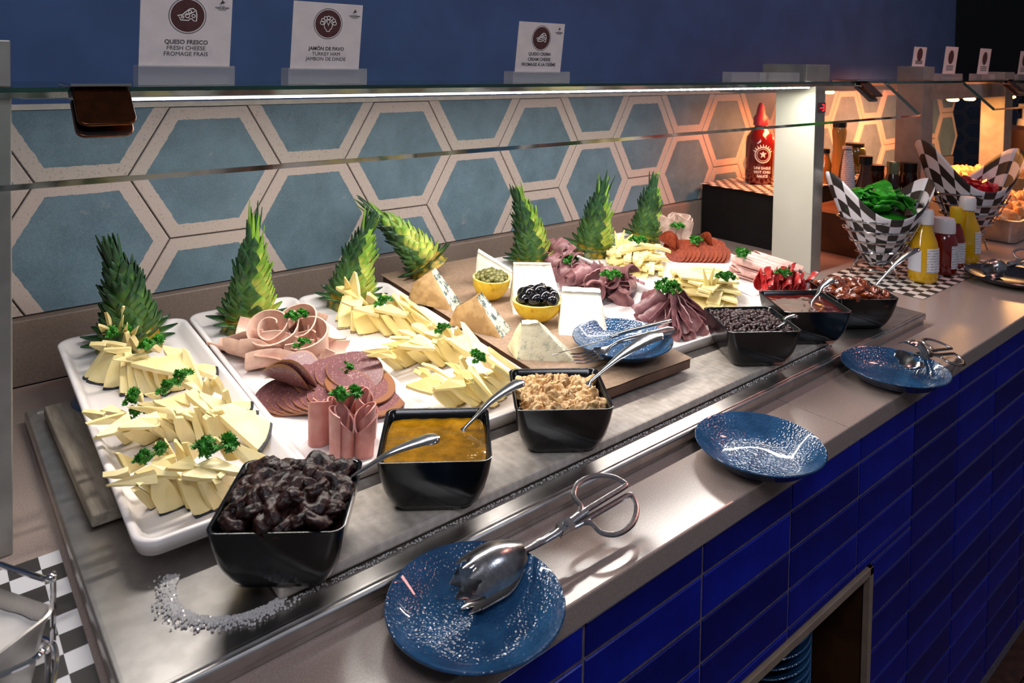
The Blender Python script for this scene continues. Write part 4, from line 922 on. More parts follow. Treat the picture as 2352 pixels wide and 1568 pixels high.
# cheese strips, tray 5
CH3 = cheese_mat('pale_strip_cheese', 'f0dc92', 'f3e6ae')
def strip_mesh(L, w_, th, bend, sd):
    pts = bez([(-L/2, 0, -bend*.7), (-L/4, .002*sin(sd), bend*.1), (0, 0, bend*.3), (L/4, -.002*cos(sd), bend*.1), (L/2, 0, -bend*.7)], 12); g = G()
    return g.loft([[(p.x, p.y+y, p.z+z) for y, z in ((-w_/2, -th/2), (w_/2, -th/2), (w_/2, th/2), (-w_/2, th/2))] for p in pts]).mesh('cheese_strip', CH3, False)
ST = [strip_mesh(.098+.014*(k % 3), .0120, .0068, .006*(k % 3), k) for k in range(6)]; ST2 = [strip_mesh(.122+.012*(k % 2), .026, .0048, .009*(k % 3), k) for k in range(4)]
for k in range(46):
    lay = k//9; j = k % 9; dirn = (lay % 2); a = (-.45 if dirn else .55)+q.uniform(-.22, .22)
    off = (j-4)*.0138*(1-.10*lay); ca, sa = cos(a), sin(a)
    place(5, ST[q.randrange(6)], .106-sa*off+q.uniform(-.008, .008), .300+ca*off*.9+q.uniform(-.006, .006), 0.005+lay*.0094, q.uniform(-.1, .1), q.uniform(-.08, .08), a, 'pale yellow cheese strip in the back pile', 'cheese', 'cheese strips of the back pile', name='cheese_strip')
for k in range(35):
    lay = k//5; j = k % 5; a = (.35 if lay % 2 else -.75)+q.uniform(-.2, .2); off = (j-2)*.024*(1-.08*lay)
    place(5, ST2[q.randrange(4)], .105-sin(a)*off, .115+cos(a)*off*.9, .004+lay*.0074, q.uniform(-.08, .08), q.uniform(-.08, .08), a, 'broad pale cheese strip in the front pile', 'cheese', 'cheese strips of the front pile', name='cheese_strip')
for tr, o, n, where in ((5, V((.078, .325, .042)), 3, 'back'), (5, V((.072, .078, .040)), 3, 'front')):
    for k in range(n):
        aa = -.3+.95*k/(n-1); d = V((0, 0, cos(aa)))+CR*sin(aa)+CB*.1
        slice_at(tr, TRI2[k], o+CR*(k-1)*.004+CB*.003*k, d, -CB*.9+V((0, 0, .25)), 'pointed cheese blade standing on the %s pile of cheese strips' % where, 'cheese blades on the %s pile' % where, .45, .55)

# tray 6: folded turkey, chorizo, pale ham rolls, red salami
GREYT = mat('grey_turkey', 'cfb4a6', 'a98a7c', 60, .4, .65, rough=.45, rnd_v=.08)
for k, (a, b, r1, H) in enumerate([(.128, .388, .017, .058), (.150, .372, .015, .054), (.176, .362, .015, .060), (.168, .392, .014, .055)]):
    place(6, spiral_roll(.004, r1, 2.4, H, .0018, .25, .3, GREYT, .0022, k*1.7, .8), a, b, .001, 0, 0, k*1.3, 'pale turkey slice folded upright behind the chorizo', group='folded turkey slices', sc=1.25)
CHOR = mat('chorizo', '6a2410', '8c3a1a', 120, .35, .65, rough=.6, spec=.25, rnd_v=.15, bump=.1, bscale=400); CD = disc_slice(.0245, .002, CHOR, .10, 1); CDF = disc_slice(.0245, .002, CHOR, .9, 2)
for k in range(11): t = k/10; place(6, CD, 0, 0, 0, 0, 0, 0, 'round chorizo slice in the long overlapping row', group='chorizo slices in the row').matrix_basis = TR[6] @ frame((.062+.098*t, .292-.052*t, .015), CR*cos(.35)+V((0, 0, sin(.35))), CB*.72+V((0, 0, .62)))
for k in range(10): t = k/9; place(6, CD, 0, 0, 0, 0, 0, 0, 'round chorizo slice in the rear overlapping row', group='chorizo slices in the rear row').matrix_basis = TR[6] @ frame((.078+.098*t, .314-.048*t, .021), CR*cos(.3)+V((0, 0, sin(.3))), CB*.80+V((0, 0, .5)))
for k, (a, b) in enumerate([(.058, .318), (.066, .316), (.158, .280), (.072, .330)]): place(6, CDF, a, b, .030, .4, .5, .6-.4*(k == 2), 'chorizo slice folded up on the chorizo row', group='folded chorizo slices')
PHR = [spiral_roll(.003, .0115, 1.9, .092+.006*(k % 2), .0016, .06, .35, PALEH, .0006, k) for k in range(3)]
for k in range(13):
    lay = k // 8; j = k-8*lay
    P_ = V((.112, .128, .013+.018*lay))+(CR*.0150+CB*.0135)*(j+.5*lay); d_ = CR*(.86+q.uniform(-.06, .06))-CB*.42
    m = TR[6] @ frame(P_, V((0, 0, 1)), d_.cross(V((0, 0, 1)))) @ Mx.Identity(4)
    zz_ = (-d_+V((0, 0, .10))).normalized(); xx_ = V((0, 0, 1)).cross(zz_).normalized(); m = Mx((xx_, zz_.cross(xx_), zz_)).transposed().to_4x4(); m.translation = P_; m = TR[6] @ m
    o_ = tag(link('ham_roll', PHR[k % 3], None, m @ T(0, 0, -.046)), 'pale ham slice rolled lengthwise, in the row beside the chorizo', 'meat', 'pale ham rolls')
RED = mat('red_salami', '98161c', 'b83a34', 150, .42, .66, rough=.34, rnd_v=.15); RF = [curl_sheet(.040, .04, .0016, RED, .012, (3.2, 4.4, 2.4)[k], k+50) for k in range(3)]
for k in range(20): place(6, RF[k % 3], .072+.0125*(k % 11)+q.uniform(-.004, .004), .058-.003*(k % 11)+.012*(k//11), .006+.014*(k//11), q.uniform(-.2, .5), -.5+q.uniform(-.25, .25), .5+q.uniform(-.4, .4), 'bright red salami slice folded in the small heap behind the red jam', group='red salami folds')

# ------------------------------------------------------------------ cheeses and fruit on the paper board
s = NT('blue_cheese'); vn = s.noise(75, 5, .7)
ve = s.ramp(vn, [(.43, lin('4a5d60')), (.50, lin('c9cab4')), (.58, lin('ece5cb'))])
BLUECH = s.pbsdf(Base_Color=ve, Roughness=.55, Normal=s.bump(vn, .6, .004), Subsurface_Weight=.1, Subsurface_Scale=.003)
s = NT('pale_blue_cheese'); vn = s.noise(60, 5, .7)
PALEB = s.pbsdf(Base_Color=s.ramp(vn, [(.33, lin('66767a')), (.41, lin('bfc0aa')), (.50, lin('e6dfc2'))]), Roughness=.55, Normal=s.bump(vn, .6, .004))
CRUST = mat('cheese_crust', 'c09c6a', 'a27e50', 45, rough=.65, bump=.5, bscale=55, bdist=.003); CRUSTW = mat('pale_crust', 'e8dfb8', 'cfc79e', 50, rough=.6, bump=.4, bscale=60, bdist=.003)
FETA = mat('white_cheese', 'f6f3e6', 'efeBDA'.lower(), 30, rough=.6, bump=.3, bscale=120, bdist=.0015, sss=.15)
def wedge(name, P, top, mats, M_, label, mi, nsub=10, amp=.0014, sd=0):
    """wedge from a bottom polygon P and a top polygon top (same count); sides get face materials mi[k], last = top"""
    n = len(P); g = G()
    for k in range(n):
        a, b, c, d = V(P[k]), V(P[(k+1) % n]), V(top[(k+1) % n]), V(top[k])
        bn_ = (b-a).cross(d-a).normalized()
        def fn(u, v, a=a, b=b, c=c, d=d, k=k, bn_=bn_):
            p = (a*(1-u)+b*u)*(1-v)+(d*(1-u)+c*u)*v
            if mi[k] == 0 and len(mats) > 1: p = p+bn_*(.006*sin(pi*u)*sin(pi*min(1, v*.8+.1)))
            return p+V((nz(p, 120, sd), nz(p, 120, sd+1), nz(p, 120, sd+2)*(v > 0)))*amp
        g.grid(fn, nsub, nsub, mi[k])
    cen = sum((V(p) for p in top), V((0, 0, 0)))/n
    for k in range(n):
        c, d = V(top[k]), V(top[(k+1) % n])
        def fn(u, v, c=c, d=d):
            p = cen*(1-v)+(c*(1-u)+d*u)*v; return p+V((nz(p, 120, sd), nz(p, 120, sd+1), nz(p, 120, sd+2)))*amp
        g.grid(fn, nsub, nsub, mi[-1])
    me = g.mesh(name, mats, True, 40); o = link(name, me, None, M_)
    wd = o.modifiers.new('weld', 'WELD'); wd.merge_threshold = .00005
    return tag(o, label, 'cheese')
# blue cheese wedges: brown rind on the outside, veined cut face to the right
BASE3 = lambda a, b, c, d: [(a[0], a[1], 0), (b[0], b[1], 0), (c[0], c[1], 0), (d[0], d[1], 0)]
wedge('blue_cheese', BASE3((-.034, .446), (.014, .362), (.050, .388), (.034, .454)), [(-.026, .440, .036), (.000, .420, .061), (.014, .430, .063), (.006, .450, .045)], [CRUST, BLUECH], TR[7] @ T(.004, 0, .001), 'blue cheese wedge with tan rind in front of the leaning pineapple crown', (0, 1, 1, 0, 0), sd=1)
wedge('blue_cheese', BASE3((-.028, .316), (.018, .220), (.058, .246), (.040, .312)), [(-.022, .304, .034), (.000, .274, .058), (.016, .284, .061), (.008, .302, .042)], [CRUST, BLUECH], TR[7] @ T(.006, 0, .001), 'middle blue cheese wedge with tan rind beside the yellow cheese tray', (0, 1, 1, 0, 0), sd=2)
wedge('blue_cheese', BASE3((-.004, .140), (.070, .085), (.090, .112), (.012, .186)), [(.010, .150, .052), (.030, .132, .056), (.038, .142, .056), (.022, .164, .052)], [CRUSTW, PALEB], TR[7] @ T(.0, .004, .001), 'pale blue cheese wedge nearest the camera beside the small blue plate', (1, 1, 1, 0, 1), sd=3)
def block(pts, hh, label, M_, top=None, sd=0, k=1.0):
    M_ = M_ @ S(k, k, 1.06 if k > 1 else 1); P = [(x, y, 0) for x, y in pts]; return wedge('white_cheese', P, top or [(x*.97+.002, y*.99, hh) for x, y in pts], [FETA], M_, label, (0,)*5, amp=.0010, sd=sd)
block([(-.036, -.046), (.036, -.050), (.038, .022), (-.032, .026)], .062, 'white cheese block nearest the camera, cut face forward', TR[7] @ T(.184, .200, .001) @ R('Z', -.62), [(-.031, -.006, .058), (.028, -.008, .058), (.031, .016, .056), (-.027, .020, .056)], 4, 1.18)
block([(-.038, -.058), (.044, -.060), (.042, .016), (-.036, .018)], .060, 'white cheese block behind the black olives, sloping face forward', TR[7] @ T(.180, .330, .001) @ R('Z', -.55), [(-.034, .000, .068), (.028, .000, .068), (.030, .014, .066), (-.032, .016, .066)], 5, 1.18)
block([(-.040, -.016), (.040, -.020), (.040, .014), (-.038, .016)], .06, 'white cheese wedge at the back beside the capers', TR[7] @ T(.168, .440, .001) @ R('Z', -.62), [(-.036, -.008, .070), (.036, -.012, .030), (.036, .010, .030), (-.034, .010, .070)], 6)
s = NT('lemon_peel'); LEMON = s.pbsdf(Base_Color=s.ramp(s.noise(70, 5, .7), [(.3, lin('a8791c')), (.42, lin('e2b92c')), (.7, lin('f0cf45'))]), Roughness=.35, Normal=s.bump(s.noise(380, 2), .3, .001))
PITH = mat('lemon_pith', 'e9dc9a', 'd8c468', 60, rough=.5)
def lemon(M_, label, rx, ry, rz):
    def sh(k): 
        def fn(u, v): a = u*2*pi; t = v*pi/2; return (rx*k*cos(a)*sin(t+.0), ry*k*sin(a)*sin(t), rz*(1-cos(t)*k)*1.0+(0 if k == 1 else .0))
        return fn
    g = G().grid(sh(1), 36, 10, 0, cu=True).grid(sh(.88), 36, 10, 1, cu=True)
    g.loft([[(rx*k*cos(2*pi*j/36), ry*k*sin(2*pi*j/36), rz) for j in range(36)] for k in (1, .88)], 1, False, False)
    o = obj('lemon_half', g, [LEMON, PITH], M=M_, angle=50); return tag(o, label, 'lemon')
L1 = TR[7] @ T(.112, .375, .001) @ R('Z', -.3) @ R('X', .05); L2 = TR[7] @ T(.125, .248, .001) @ R('Z', -.75) @ R('X', .06) @ R('Y', -.05)
lemon(L1, 'hollowed lemon half filled with capers', .037, .034, .046); lemon(L2, 'hollowed lemon half filled with black olives', .045, .033, .040)
CAPER = mat('caper_green', '5a5a2c', '7a7540', 90, rough=.35, rnd_v=.25)
cap = [G().ico(.0062, 2, fn=lambda q_, k=k: V((q_.x, q_.y*.9, q_.z*.8))*(1+.06*nz(q_, 2.2, k))).mesh('caper', CAPER) for k in range(3)]
for k in range(46):
    r_ = .029*math.sqrt((k+.5)/46); a = k*2.4; z = .047+.012*(1-(r_/.03)**2)+q.uniform(-.002, .002)
    tag(link('caper', cap[k % 3], None, L1 @ T(r_*cos(a)*1.05, r_*sin(a)*.95, z-.003) @ R('X', q.uniform(0, 3)) @ R('Z', q.uniform(0, 6))), 'olive green caper heaped in the lemon half', 'caper', 'capers in the lemon half')
obj_f = tag(obj('capers', G().lathe([(.001, .020), (.026, .030), (.030, .042), (.018, .048), (.001, .050)], 24), CAPER, M=L1), 'capers filling the lemon half below the heap', 'capers'); stuff(obj_f)
OLIVE = mat('black_olive', '0d0c0e', '17151a', 30, rough=.16, coat=.4)
def ol():
    g = G(); prof = []
    for k in range(15):
        t = k/14*pi; prof.append((max(.0035, .0118*sin(t)), -.0138*cos(t)))
    prof = [(.0034, -.006)]+[p for p in prof]+[(.0034, .006)]
    return g.lathe(prof, 20).mesh('black_olive', OLIVE, True, 60)
OL = ol()
for k, (x, y, z) in enumerate([(-.026, .012, .046), (-.012, .018, .048), (.005, .020, .049), (-.016, -.004, .053), (.003, .003, .056), (.018, .012, .048), (-.004, -.016, .047), (.013, -.010, .051), (.028, .003, .045), (.026, -.012, .043), (-.024, -.008, .045), (.006, -.004, .040)]):
    tag(link('black_olive', OL, None, L2 @ T(x, y, z) @ R('Z', k*1.3) @ R('X', 1.0+.5*sin(k*2.1))), 'pitted black olive heaped in the lemon half', 'olive', 'black olives in the lemon half')

# ------------------------------------------------------------------ food in the bowls
def heap(bm, meshes, n, spread, z0, dome, name, label, cat, group, tilt=.8, sz=(.9, 1.1), seed=3, half=.056):
    q = random.Random(seed); pts = []
    tries = 0
    while len(pts) < n and tries < 60000:
        tries += 1; x, y = q.uniform(-half, half), q.uniform(-half, half)
        e = max(abs(x), abs(y))/half; z = z0+dome*(1-e**2.2)+q.uniform(-.002, .002)
        if all((x-a)**2+(y-b)**2+(z-c)**2 > spread**2 for a, b, c in pts): pts.append((x, y, z))
        elif tries % 900 == 899: spread *= .96
    for x, y, z in pts:
        tag(link(name, meshes[q.randrange(len(meshes))], None, bm @ T(x, y, z) @ R('Z', q.uniform(0, 6.3)) @ R('X', q.uniform(-tilt, tilt)) @ R('Y', q.uniform(-tilt, tilt)) @ S(q.uniform(*sz))), label, cat, group)
def fill(bm, z, m, name, label, cat, dome=0., amp=0., half=.0625, kind=None):
    def fn(u, v):
        x, y = (u-.5)*2, (v-.5)*2; e = max(abs(x), abs(y)); hf = half
        k_ = hf*(1-.085*(x*y)**4); return (x*k_, y*k_, z+dome*(1-e**2.2)+amp*nz((x*3, y*3, z*10), 1.5))
    g = G().grid(fn, 28, 28); n = 29
    hb = half*.88; g.add([(x*hb, y*hb, z-.012) for x, y in ((-1, -1), (1, -1), (1, 1), (-1, 1))], [(3, 2, 1, 0)])
    o = tag(obj(name, g, m, M=bm), label, cat)
    if kind: o['kind'] = kind
    return o
s = NT('prune'); pass
PRUNE = s.pbsdf(Base_Color=s.ramp(s.noise(60, 4), [(.35, lin('0d0607')), (.7, lin('3c1d17'))]), Roughness=.40, Specular_IOR_Level=.38, Normal=s.bump(s.noise(150, 4), .5, .003))
def prune(k):
    def fn(p):
        d = 1+.16*nz(p, 1.7, k)+.10*nz(p, 4., k+3)-.20*abs(nz(p, 3.4, k+7))
        dent = math.exp(-((p.x**2+p.y**2)/.16)) if p.z > 0 else 0
        return V((p.x*1.15*d, p.y*.95*d, p.z*(.62-.46*dent)*d))
    return G().ico(.0168, 3, fn=fn).mesh('prune', PRUNE)
heap(BM['prunes'], [prune(k) for k in range(5)], 44, .0175, .073, .016, 'prune', 'wrinkled glossy dark prune heaped in the nearest bowl', 'prune', 'prunes in the nearest bowl', seed=4, half=.049)
fill(BM['prunes'], .052, PRUNE, 'prunes', 'dark layer of prunes under the heap', 'prunes', .006, .004, .058, 'stuff')
WAL = mat('walnut_kernel', 'a87640', 'e2bf88', 150, .36, .60, rough=.5, bump=.4, bscale=240, bdist=.002, rnd_v=.15)
def walnut(k):
    def fn(p):
        a = math.atan2(p.y, p.x); lob = 1+.22*sin(2*a+k)+.12*sin(5*a+3*p.z*2+k)+.16*nz(p, 3.2, k); return V((p.x*1.25*lob, p.y*.85*lob, p.z*.55*lob+.12*sin(3*a+k)))
    return G().ico(.0112, 3, fn=fn).mesh('walnut', WAL)
heap(BM['walnut'], [walnut(k) for k in range(7)], 72, .0140, .060, .012, 'walnut', 'broken walnut kernel in the square bowl', 'walnut', 'walnuts in the bowl', 1.2, (.75, 1.15), 5, .050)
fill(BM['walnut'], .052, WAL, 'walnuts', 'walnut pieces below the top layer', 'walnuts', .010, .006, .056, 'stuff')
RAIS = mat('raisin', '1a0c0e', '38191b', 200, rough=.36, bump=.5, bscale=420, bdist=.002, spec=.5, rnd_v=.4)
rais = [G().ico(.0050, 2, fn=lambda p, k=k: V((p.x*1.2, p.y*.8, p.z*.7))*(1+.25*nz(p, 2.6, k))).mesh('raisin', RAIS) for k in range(4)]
heap(BM['raisin'], rais, 290, .0058, .066, .012, 'raisin', 'small dark wrinkled raisin in the square bowl', 'raisin', 'raisins in the bowl', 1.5, (.85, 1.15), 6, .058)
fill(BM['raisin'], .062, RAIS, 'raisins', 'raisins below the top layer', 'raisins', .010, .004, .060, 'stuff')
s = NT('marmalade'); JAM = s.pbsdf(Base_Color=s.ramp(s.noise(26, 5, .65), [(.3, lin('553f06')), (.5, lin('8f640c')), (.75, lin('b9861c'))]), Roughness=.09, Coat_Weight=.3, Subsurface_Weight=.15, Subsurface_Scale=.01, Subsurface_Radius=(1, .5, .1), Normal=s.bump(s.noise(45, 4), .45, .004))
fill(BM['orange'], .0625, JAM, 'orange_marmalade', 'glossy orange marmalade filling the square black bowl', 'marmalade', 0, .0012, .0612)
RJ = mat('red_jam', '3c0d0c', '5c1610', 40, rough=.06, bump=.3, bscale=26, bdist=.003, coat=.6)
fill(BM['red'], .0665, RJ, 'red_jam', 'glossy dark red jam filling the square black bowl', 'jam', 0, .0010, .0618)
DATE = mat('glazed_fruit', '431408', '80360f', 70, rough=.18, bump=.5, bscale=110, bdist=.003, coat=.6, rnd_v=.2)
def date(k):
    return G().ico(.0155, 3, fn=lambda p: V((p.x*1.5, p.y*.75, p.z*.65))*(1+.2*nz(p, 1.8, k)+.08*nz(p, 5, k))).mesh('dried_fruit', DATE)
heap(BM['date'], [date(k+20) for k in range(4)], 26, .020, .066, .020, 'dried_fruit', 'glossy red brown dried fruit piece in the furthest bowl', 'dried fruit', 'dried fruit in the furthest bowl', .7, (.85, 1.1), 8, .052)
fill(BM['date'], .058, DATE, 'dried_fruits', 'dried fruit pieces below the heap', 'dried fruit', .014, .006, .057, 'stuff')

# ------------------------------------------------------------------ right end: black riser, bottles, wire cones, hot pans
rb = tag(obj('riser_box', G().box((1.521, -.283, .0005), (2.23, -.021, .166)), BLACK, smooth=False, bevel=.002), 'black box riser behind the right post with sauce bottles on checked paper', 'riser')
CHK2 = check_mat('checked_paper_small', .5, '2a2524', 'cfc4bb')
checked_sheet('checked_paper', ((1.495, -.285, .1665), (2.22, -.285, .1665), (2.22, -.03, .1665), (1.495, -.03, .1665)), 37, 13, 'black and white checked paper on top of the black riser', CHK2, .006)
tag(obj('riser_box', G().box((1.64, -.47, .0005), (2.09, -.287, .118)), mat('step_wood', '6a3f1e', '53300f'.lower(), 14, rough=.5), smooth=False, bevel=.002), 'low wooden step in front of the black riser carrying sauce bottles', 'riser')
def bottle_mat(n, c, rough=.12): return mat(n, c, rough=rough, coat=.5, spec=.6)
s = NT('printed_label'); x, y, z = s.n('SeparateXYZ', i_Vector=s.obj()).outputs
ln = s.math('GREATER_THAN', s.math('FRACT', s.math('MULTIPLY', z, 150.)), .55); wd_ = s.math('GREATER_THAN', s.n('TexNoise', i_Vector=s.obj(), i_Scale=260., i_Detail=1.).outputs['Fac'], .44)
LBL = s.pbsdf(Base_Color=s.mix(s.math('MULTIPLY', s.math('MULTIPLY', ln, wd_), .55), lin('d5d2d6'), lin('4a4a58')), Roughness=.4)
def bottle(x, y, z0, prof, body, capprof, capm, label, cat='bottle', lab=None, labm=None, fillm=None, group=None, n=28):
    """lathe body + cap (+ curved label band: z0, z1, angle0, angle1)"""
    e = empty('sauce_bottle', label, cat, T(x, y, z0), group)
    obj('body', G().lathe(prof, n), body, e, angle=60); obj('cap', G().lathe(capprof, n), capm, e, angle=40)
    def rad(z):
        for (r0, za), (r1, zb_) in zip(prof, prof[1:]):
            if za <= z <= zb_ and zb_ > za: return r0+(r1-r0)*(z-za)/(zb_-za)
        return prof[-1][0]
    for (la, lb, a0, a1, m) in (lab or ()):
        fn = lambda u, v: ((rad(la+(lb-la)*v)+.0009)*cos(a0+(a1-a0)*u), (rad(la+(lb-la)*v)+.0009)*sin(a0+(a1-a0)*u), la+(lb-la)*v)
        obj('label', G().sheet(fn, 14, 4, .0006), m, e, angle=60)
    return e
YEL = bottle_mat('mustard_yellow', 'c99a06'); KET = bottle_mat('ketchup_red', '6a1009'); HOT = bottle_mat('hot_sauce', '6e120a'); WCAP = mat('white_cap', 'd7d3d3', rough=.35)
SRI = bottle_mat('chili_sauce_red', '5c0f05'); RCAP = mat('red_cap', '9b1018', rough=.35); GRNB = bottle_mat('green_sauce', '5c6414'); DKB = bottle_mat('dark_sauce', '2a0e06', .08); BCAP = mat('black_cap', '0c0c0e', rough=.3)
AMB = bottle_mat('amber_oil', '8a5a10'); HERB = bottle_mat('herb_oil', 'b0803a'); OLV = bottle_mat('jar_green', '5a4a10'); YLBL = mat('yellow_label', 'e0b800', 'd2a800', 20, rough=.4); WLBL = mat('white_label', 'c9c8d4', rough=.4); GLBL = mat('green_patch', '1c7a38', rough=.4)
must = [(.001, 0), (.030, 0), (.034, .006), (.035, .03), (.034, .085), (.030, .105), (.020, .130), (.017, .145), (.017, .150)]
mcap = [(.001, .148), (.021, .148), (.021, .178), (.018, .184), (.001, .185)]
f0, f1 = -2.9, -1.55
bottle(1.560, -.672, .001, must, YEL, mcap, WCAP, 'yellow mustard squeeze bottle with white cap, the nearest bottle', lab=((.030, .090, -2.55, -1.15, LBL), (.030, .085, -4.2, -2.9, WLBL)), group='squeeze bottles')
bottle(1.680, -.675, .001, [(.001, 0), (.030, 0), (.033, .005), (.033, .085), (.028, .105), (.022, .112)], KET, [(.001, .110), (.027, .110), (.027, .140), (.024, .148), (.001, .149)], WCAP, 'dark red ketchup bottle with a wide white cap between the mustard bottles', lab=((.02, .08, -2.2, -.6, LBL),), group='squeeze bottles')
bottle(1.79, -.665, .001, [(.001, 0), (.022, 0), (.024, .005), (.024, .075), (.019, .100), (.012, .115), (.011, .122)], HOT, [(.001, .120), (.0155, .120), (.0155, .158), (.013, .163), (.001, .163)], YLBL, 'slim hot sauce bottle with yellow cap wrap', lab=((.012, .068, -2.6, -.8, LBL),), group='squeeze bottles')
bottle(1.865, -.668, .001, must, YEL, mcap, WCAP, 'yellow mustard squeeze bottle with white cap, behind the hot sauce', lab=((.030, .090, -2.2, -.8, LBL),), group='squeeze bottles')
checked_sheet('checked_paper', ((1.40, -.735, .0003), (1.93, -.735, .0003), (1.93, -.50, .0003), (1.40, -.50, .0003)), 22, 10, 'checked paper mat under the wire cone and squeeze bottles', CHK2)
sr = bottle(1.665, -.135, .1685, [(.001, 0), (.034, 0), (.038, .005), (.038, .110), (.036, .128), (.022, .148), (.016, .155), (.016, .165)], SRI, [(.001, .160), (.0195, .160), (.0195, .182), (.013, .190), (.009, .212), (.004, .222), (.001, .222)], RCAP, 'tall red chili sauce bottle with pointed red cap on the black riser')
# white print on the chili bottle: ring emblem with a bird and three lines of letters, bent round the glass
def wrap(me, r, a0, z0):
    for v in me.vertices:
        x, y, z = v.co; a = a0+x/r; v.co = ((r+z)*cos(a), (r+z)*sin(a), z0+y)
    return me
sr.scale = (1.16, 1.16, 1.16)
a0 = math.atan2(-1.431+.135, -.445-1.665)+.22
g = G(); g.add(*(lambda d: (d.v, d.f))(disc(.022, .0004, 40, .0195))); g.add(*(lambda d: (d.v, d.f))(disc(.0165, .0004, 40, .0155)))
bird = [(-.006, -.008), (0, -.003), (.006, -.008), (.004, 0), (.009, .006), (.003, .005), (0, .010), (-.003, .005), (-.009, .006), (-.004, 0)]
g.add([(x, y, .0004) for x, y in bird], [tuple(range(10))])
for k in range(9):
    a = .4+k*.29; c, s_ = cos(a), sin(a); g.add([(c*.0225-s_*.002, s_*.0225+c*.002, .0004), (c*.0225+s_*.002, s_*.0225-c*.002, .0004), (c*.030, s_*.030, .0004)], [(0, 1, 2)])
me = wrap(g.mesh('emblem', WHT, False), .0386, a0, .082); link('emblem', me, sr)
for k, tx in enumerate(('UNI EAGLE', 'HOT CHILI', 'SAUCE')):
    me = text_mesh(tx, .0095, .03); me.materials.append(WHT); link('lettering', wrap(me, .0386, a0, .046-.011*k), sr)
bottle(1.722, -.232, .1685, [(.001, 0), (.024, 0), (.026, .004), (.026, .085), (.018, .115), (.011, .130), (.011, .16)], GRNB, [(.001, .158), (.0125, .158), (.0125, .175), (.001, .176)], BCAP, 'green sauce bottle with yellow label half hidden by the right post', lab=((.025, .088, -3.6, -1.0, YLBL), (.03, .06, -2.45, -2.0, GLBL)))
# bottles seen right of the post
bottle(2.055, -.20, .1685, [(.001, 0), (.022, 0), (.024, .01), (.024, .05), (.02, .09), (.021, .12), (.024, .15), (.022, .165), (.020, .17)], HERB, [(.001, .168), (.0225, .168), (.0225, .186), (.001, .187)], BCAP, 'tall amber bottle with black cap glowing in front of the lit tiles')
bottle(2.17, -.20, .1685, [(.001, 0), (.034, 0), (.038, .006), (.038, .075), (.034, .088), (.030, .094)], OLV, [(.001, .092), (.032, .092), (.032, .106), (.001, .107)], mat('dark_lid', '3a3428', rough=.3, metal=.6), 'wide jar of green pickles with a dark lid', 'jar')
bottle(1.845, -.26, .1685, [(.001, 0), (.018, 0), (.020, .005), (.020, .06), (.012, .085), (.011, .10)], AMB, [(.001, .098), (.0135, .098), (.0135, .112), (.001, .113)], BCAP, 'small oil bottle with dark cap close to the right post')
bottle(1.845, -.33, .119, [(.001, 0), (.022, 0), (.025, .005), (.025, .07), (.020, .12), (.013, .16), (.012, .17)], DKB, [(.001, .168), (.014, .168), (.014, .176), (.001, .177)], WCAP, 'dark bottle with a tall pale label behind the wire cone', lab=((.02, .165, -3.4, -1.2, LBL),))
bottle(1.875, -.375, .119, [(.001, 0), (.026, 0), (.028, .005), (.026, .06), (.017, .09), (.015, .125)], mat('smoky_glass', '4a2a1c', rough=.08, coat=.6), [(.001, .123), (.020, .123), (.020, .148), (.001, .149)], BCAP, 'brown glass bottle with wide black cap behind the spinach')
bottle(2.01, -.345, .119, [(.001, 0), (.026, 0), (.028, .005), (.028, .085), (.026, .092)], DKB, [(.001, .090), (.028, .090), (.028, .108), (.001, .109)], BCAP, 'short dark sauce jar with black lid, left of the foil topped bottle', 'jar')
bottle(1.965, -.42, .119, [(.001, 0), (.026, 0), (.028, .005), (.028, .05), (.02, .08), (.014, .10)], DKB, [(.001, .080), (.0165, .084), (.0185, .125), (.0165, .130), (.001, .131)], mat('pale_foil', '7c8466', rough=.25, metal=.5), 'dark bottle with pale green foil top')
bottle(2.045, -.435, .119, [(.001, 0), (.026, 0), (.028, .005), (.028, .08), (.024, .095)], DKB, [(.001, .093), (.027, .093), (.027, .122), (.001, .123)], BCAP, 'dark jar with glossy black lid by the second cone', 'jar')
bottle(1.80, -.56, .001, [(.001, 0), (.028, 0), (.030, .005), (.030, .15), (.022, .175), (.020, .185)], mat('milky_glass', '9c8672', rough=.1, coat=.5), [(.001, .183), (.024, .183), (.024, .197), (.001, .198)], BCAP, 'tall pale glass jar with dark lid behind the mustard bottle', 'jar', lab=((.04, .12, -2.6, -1.0, WLBL),))
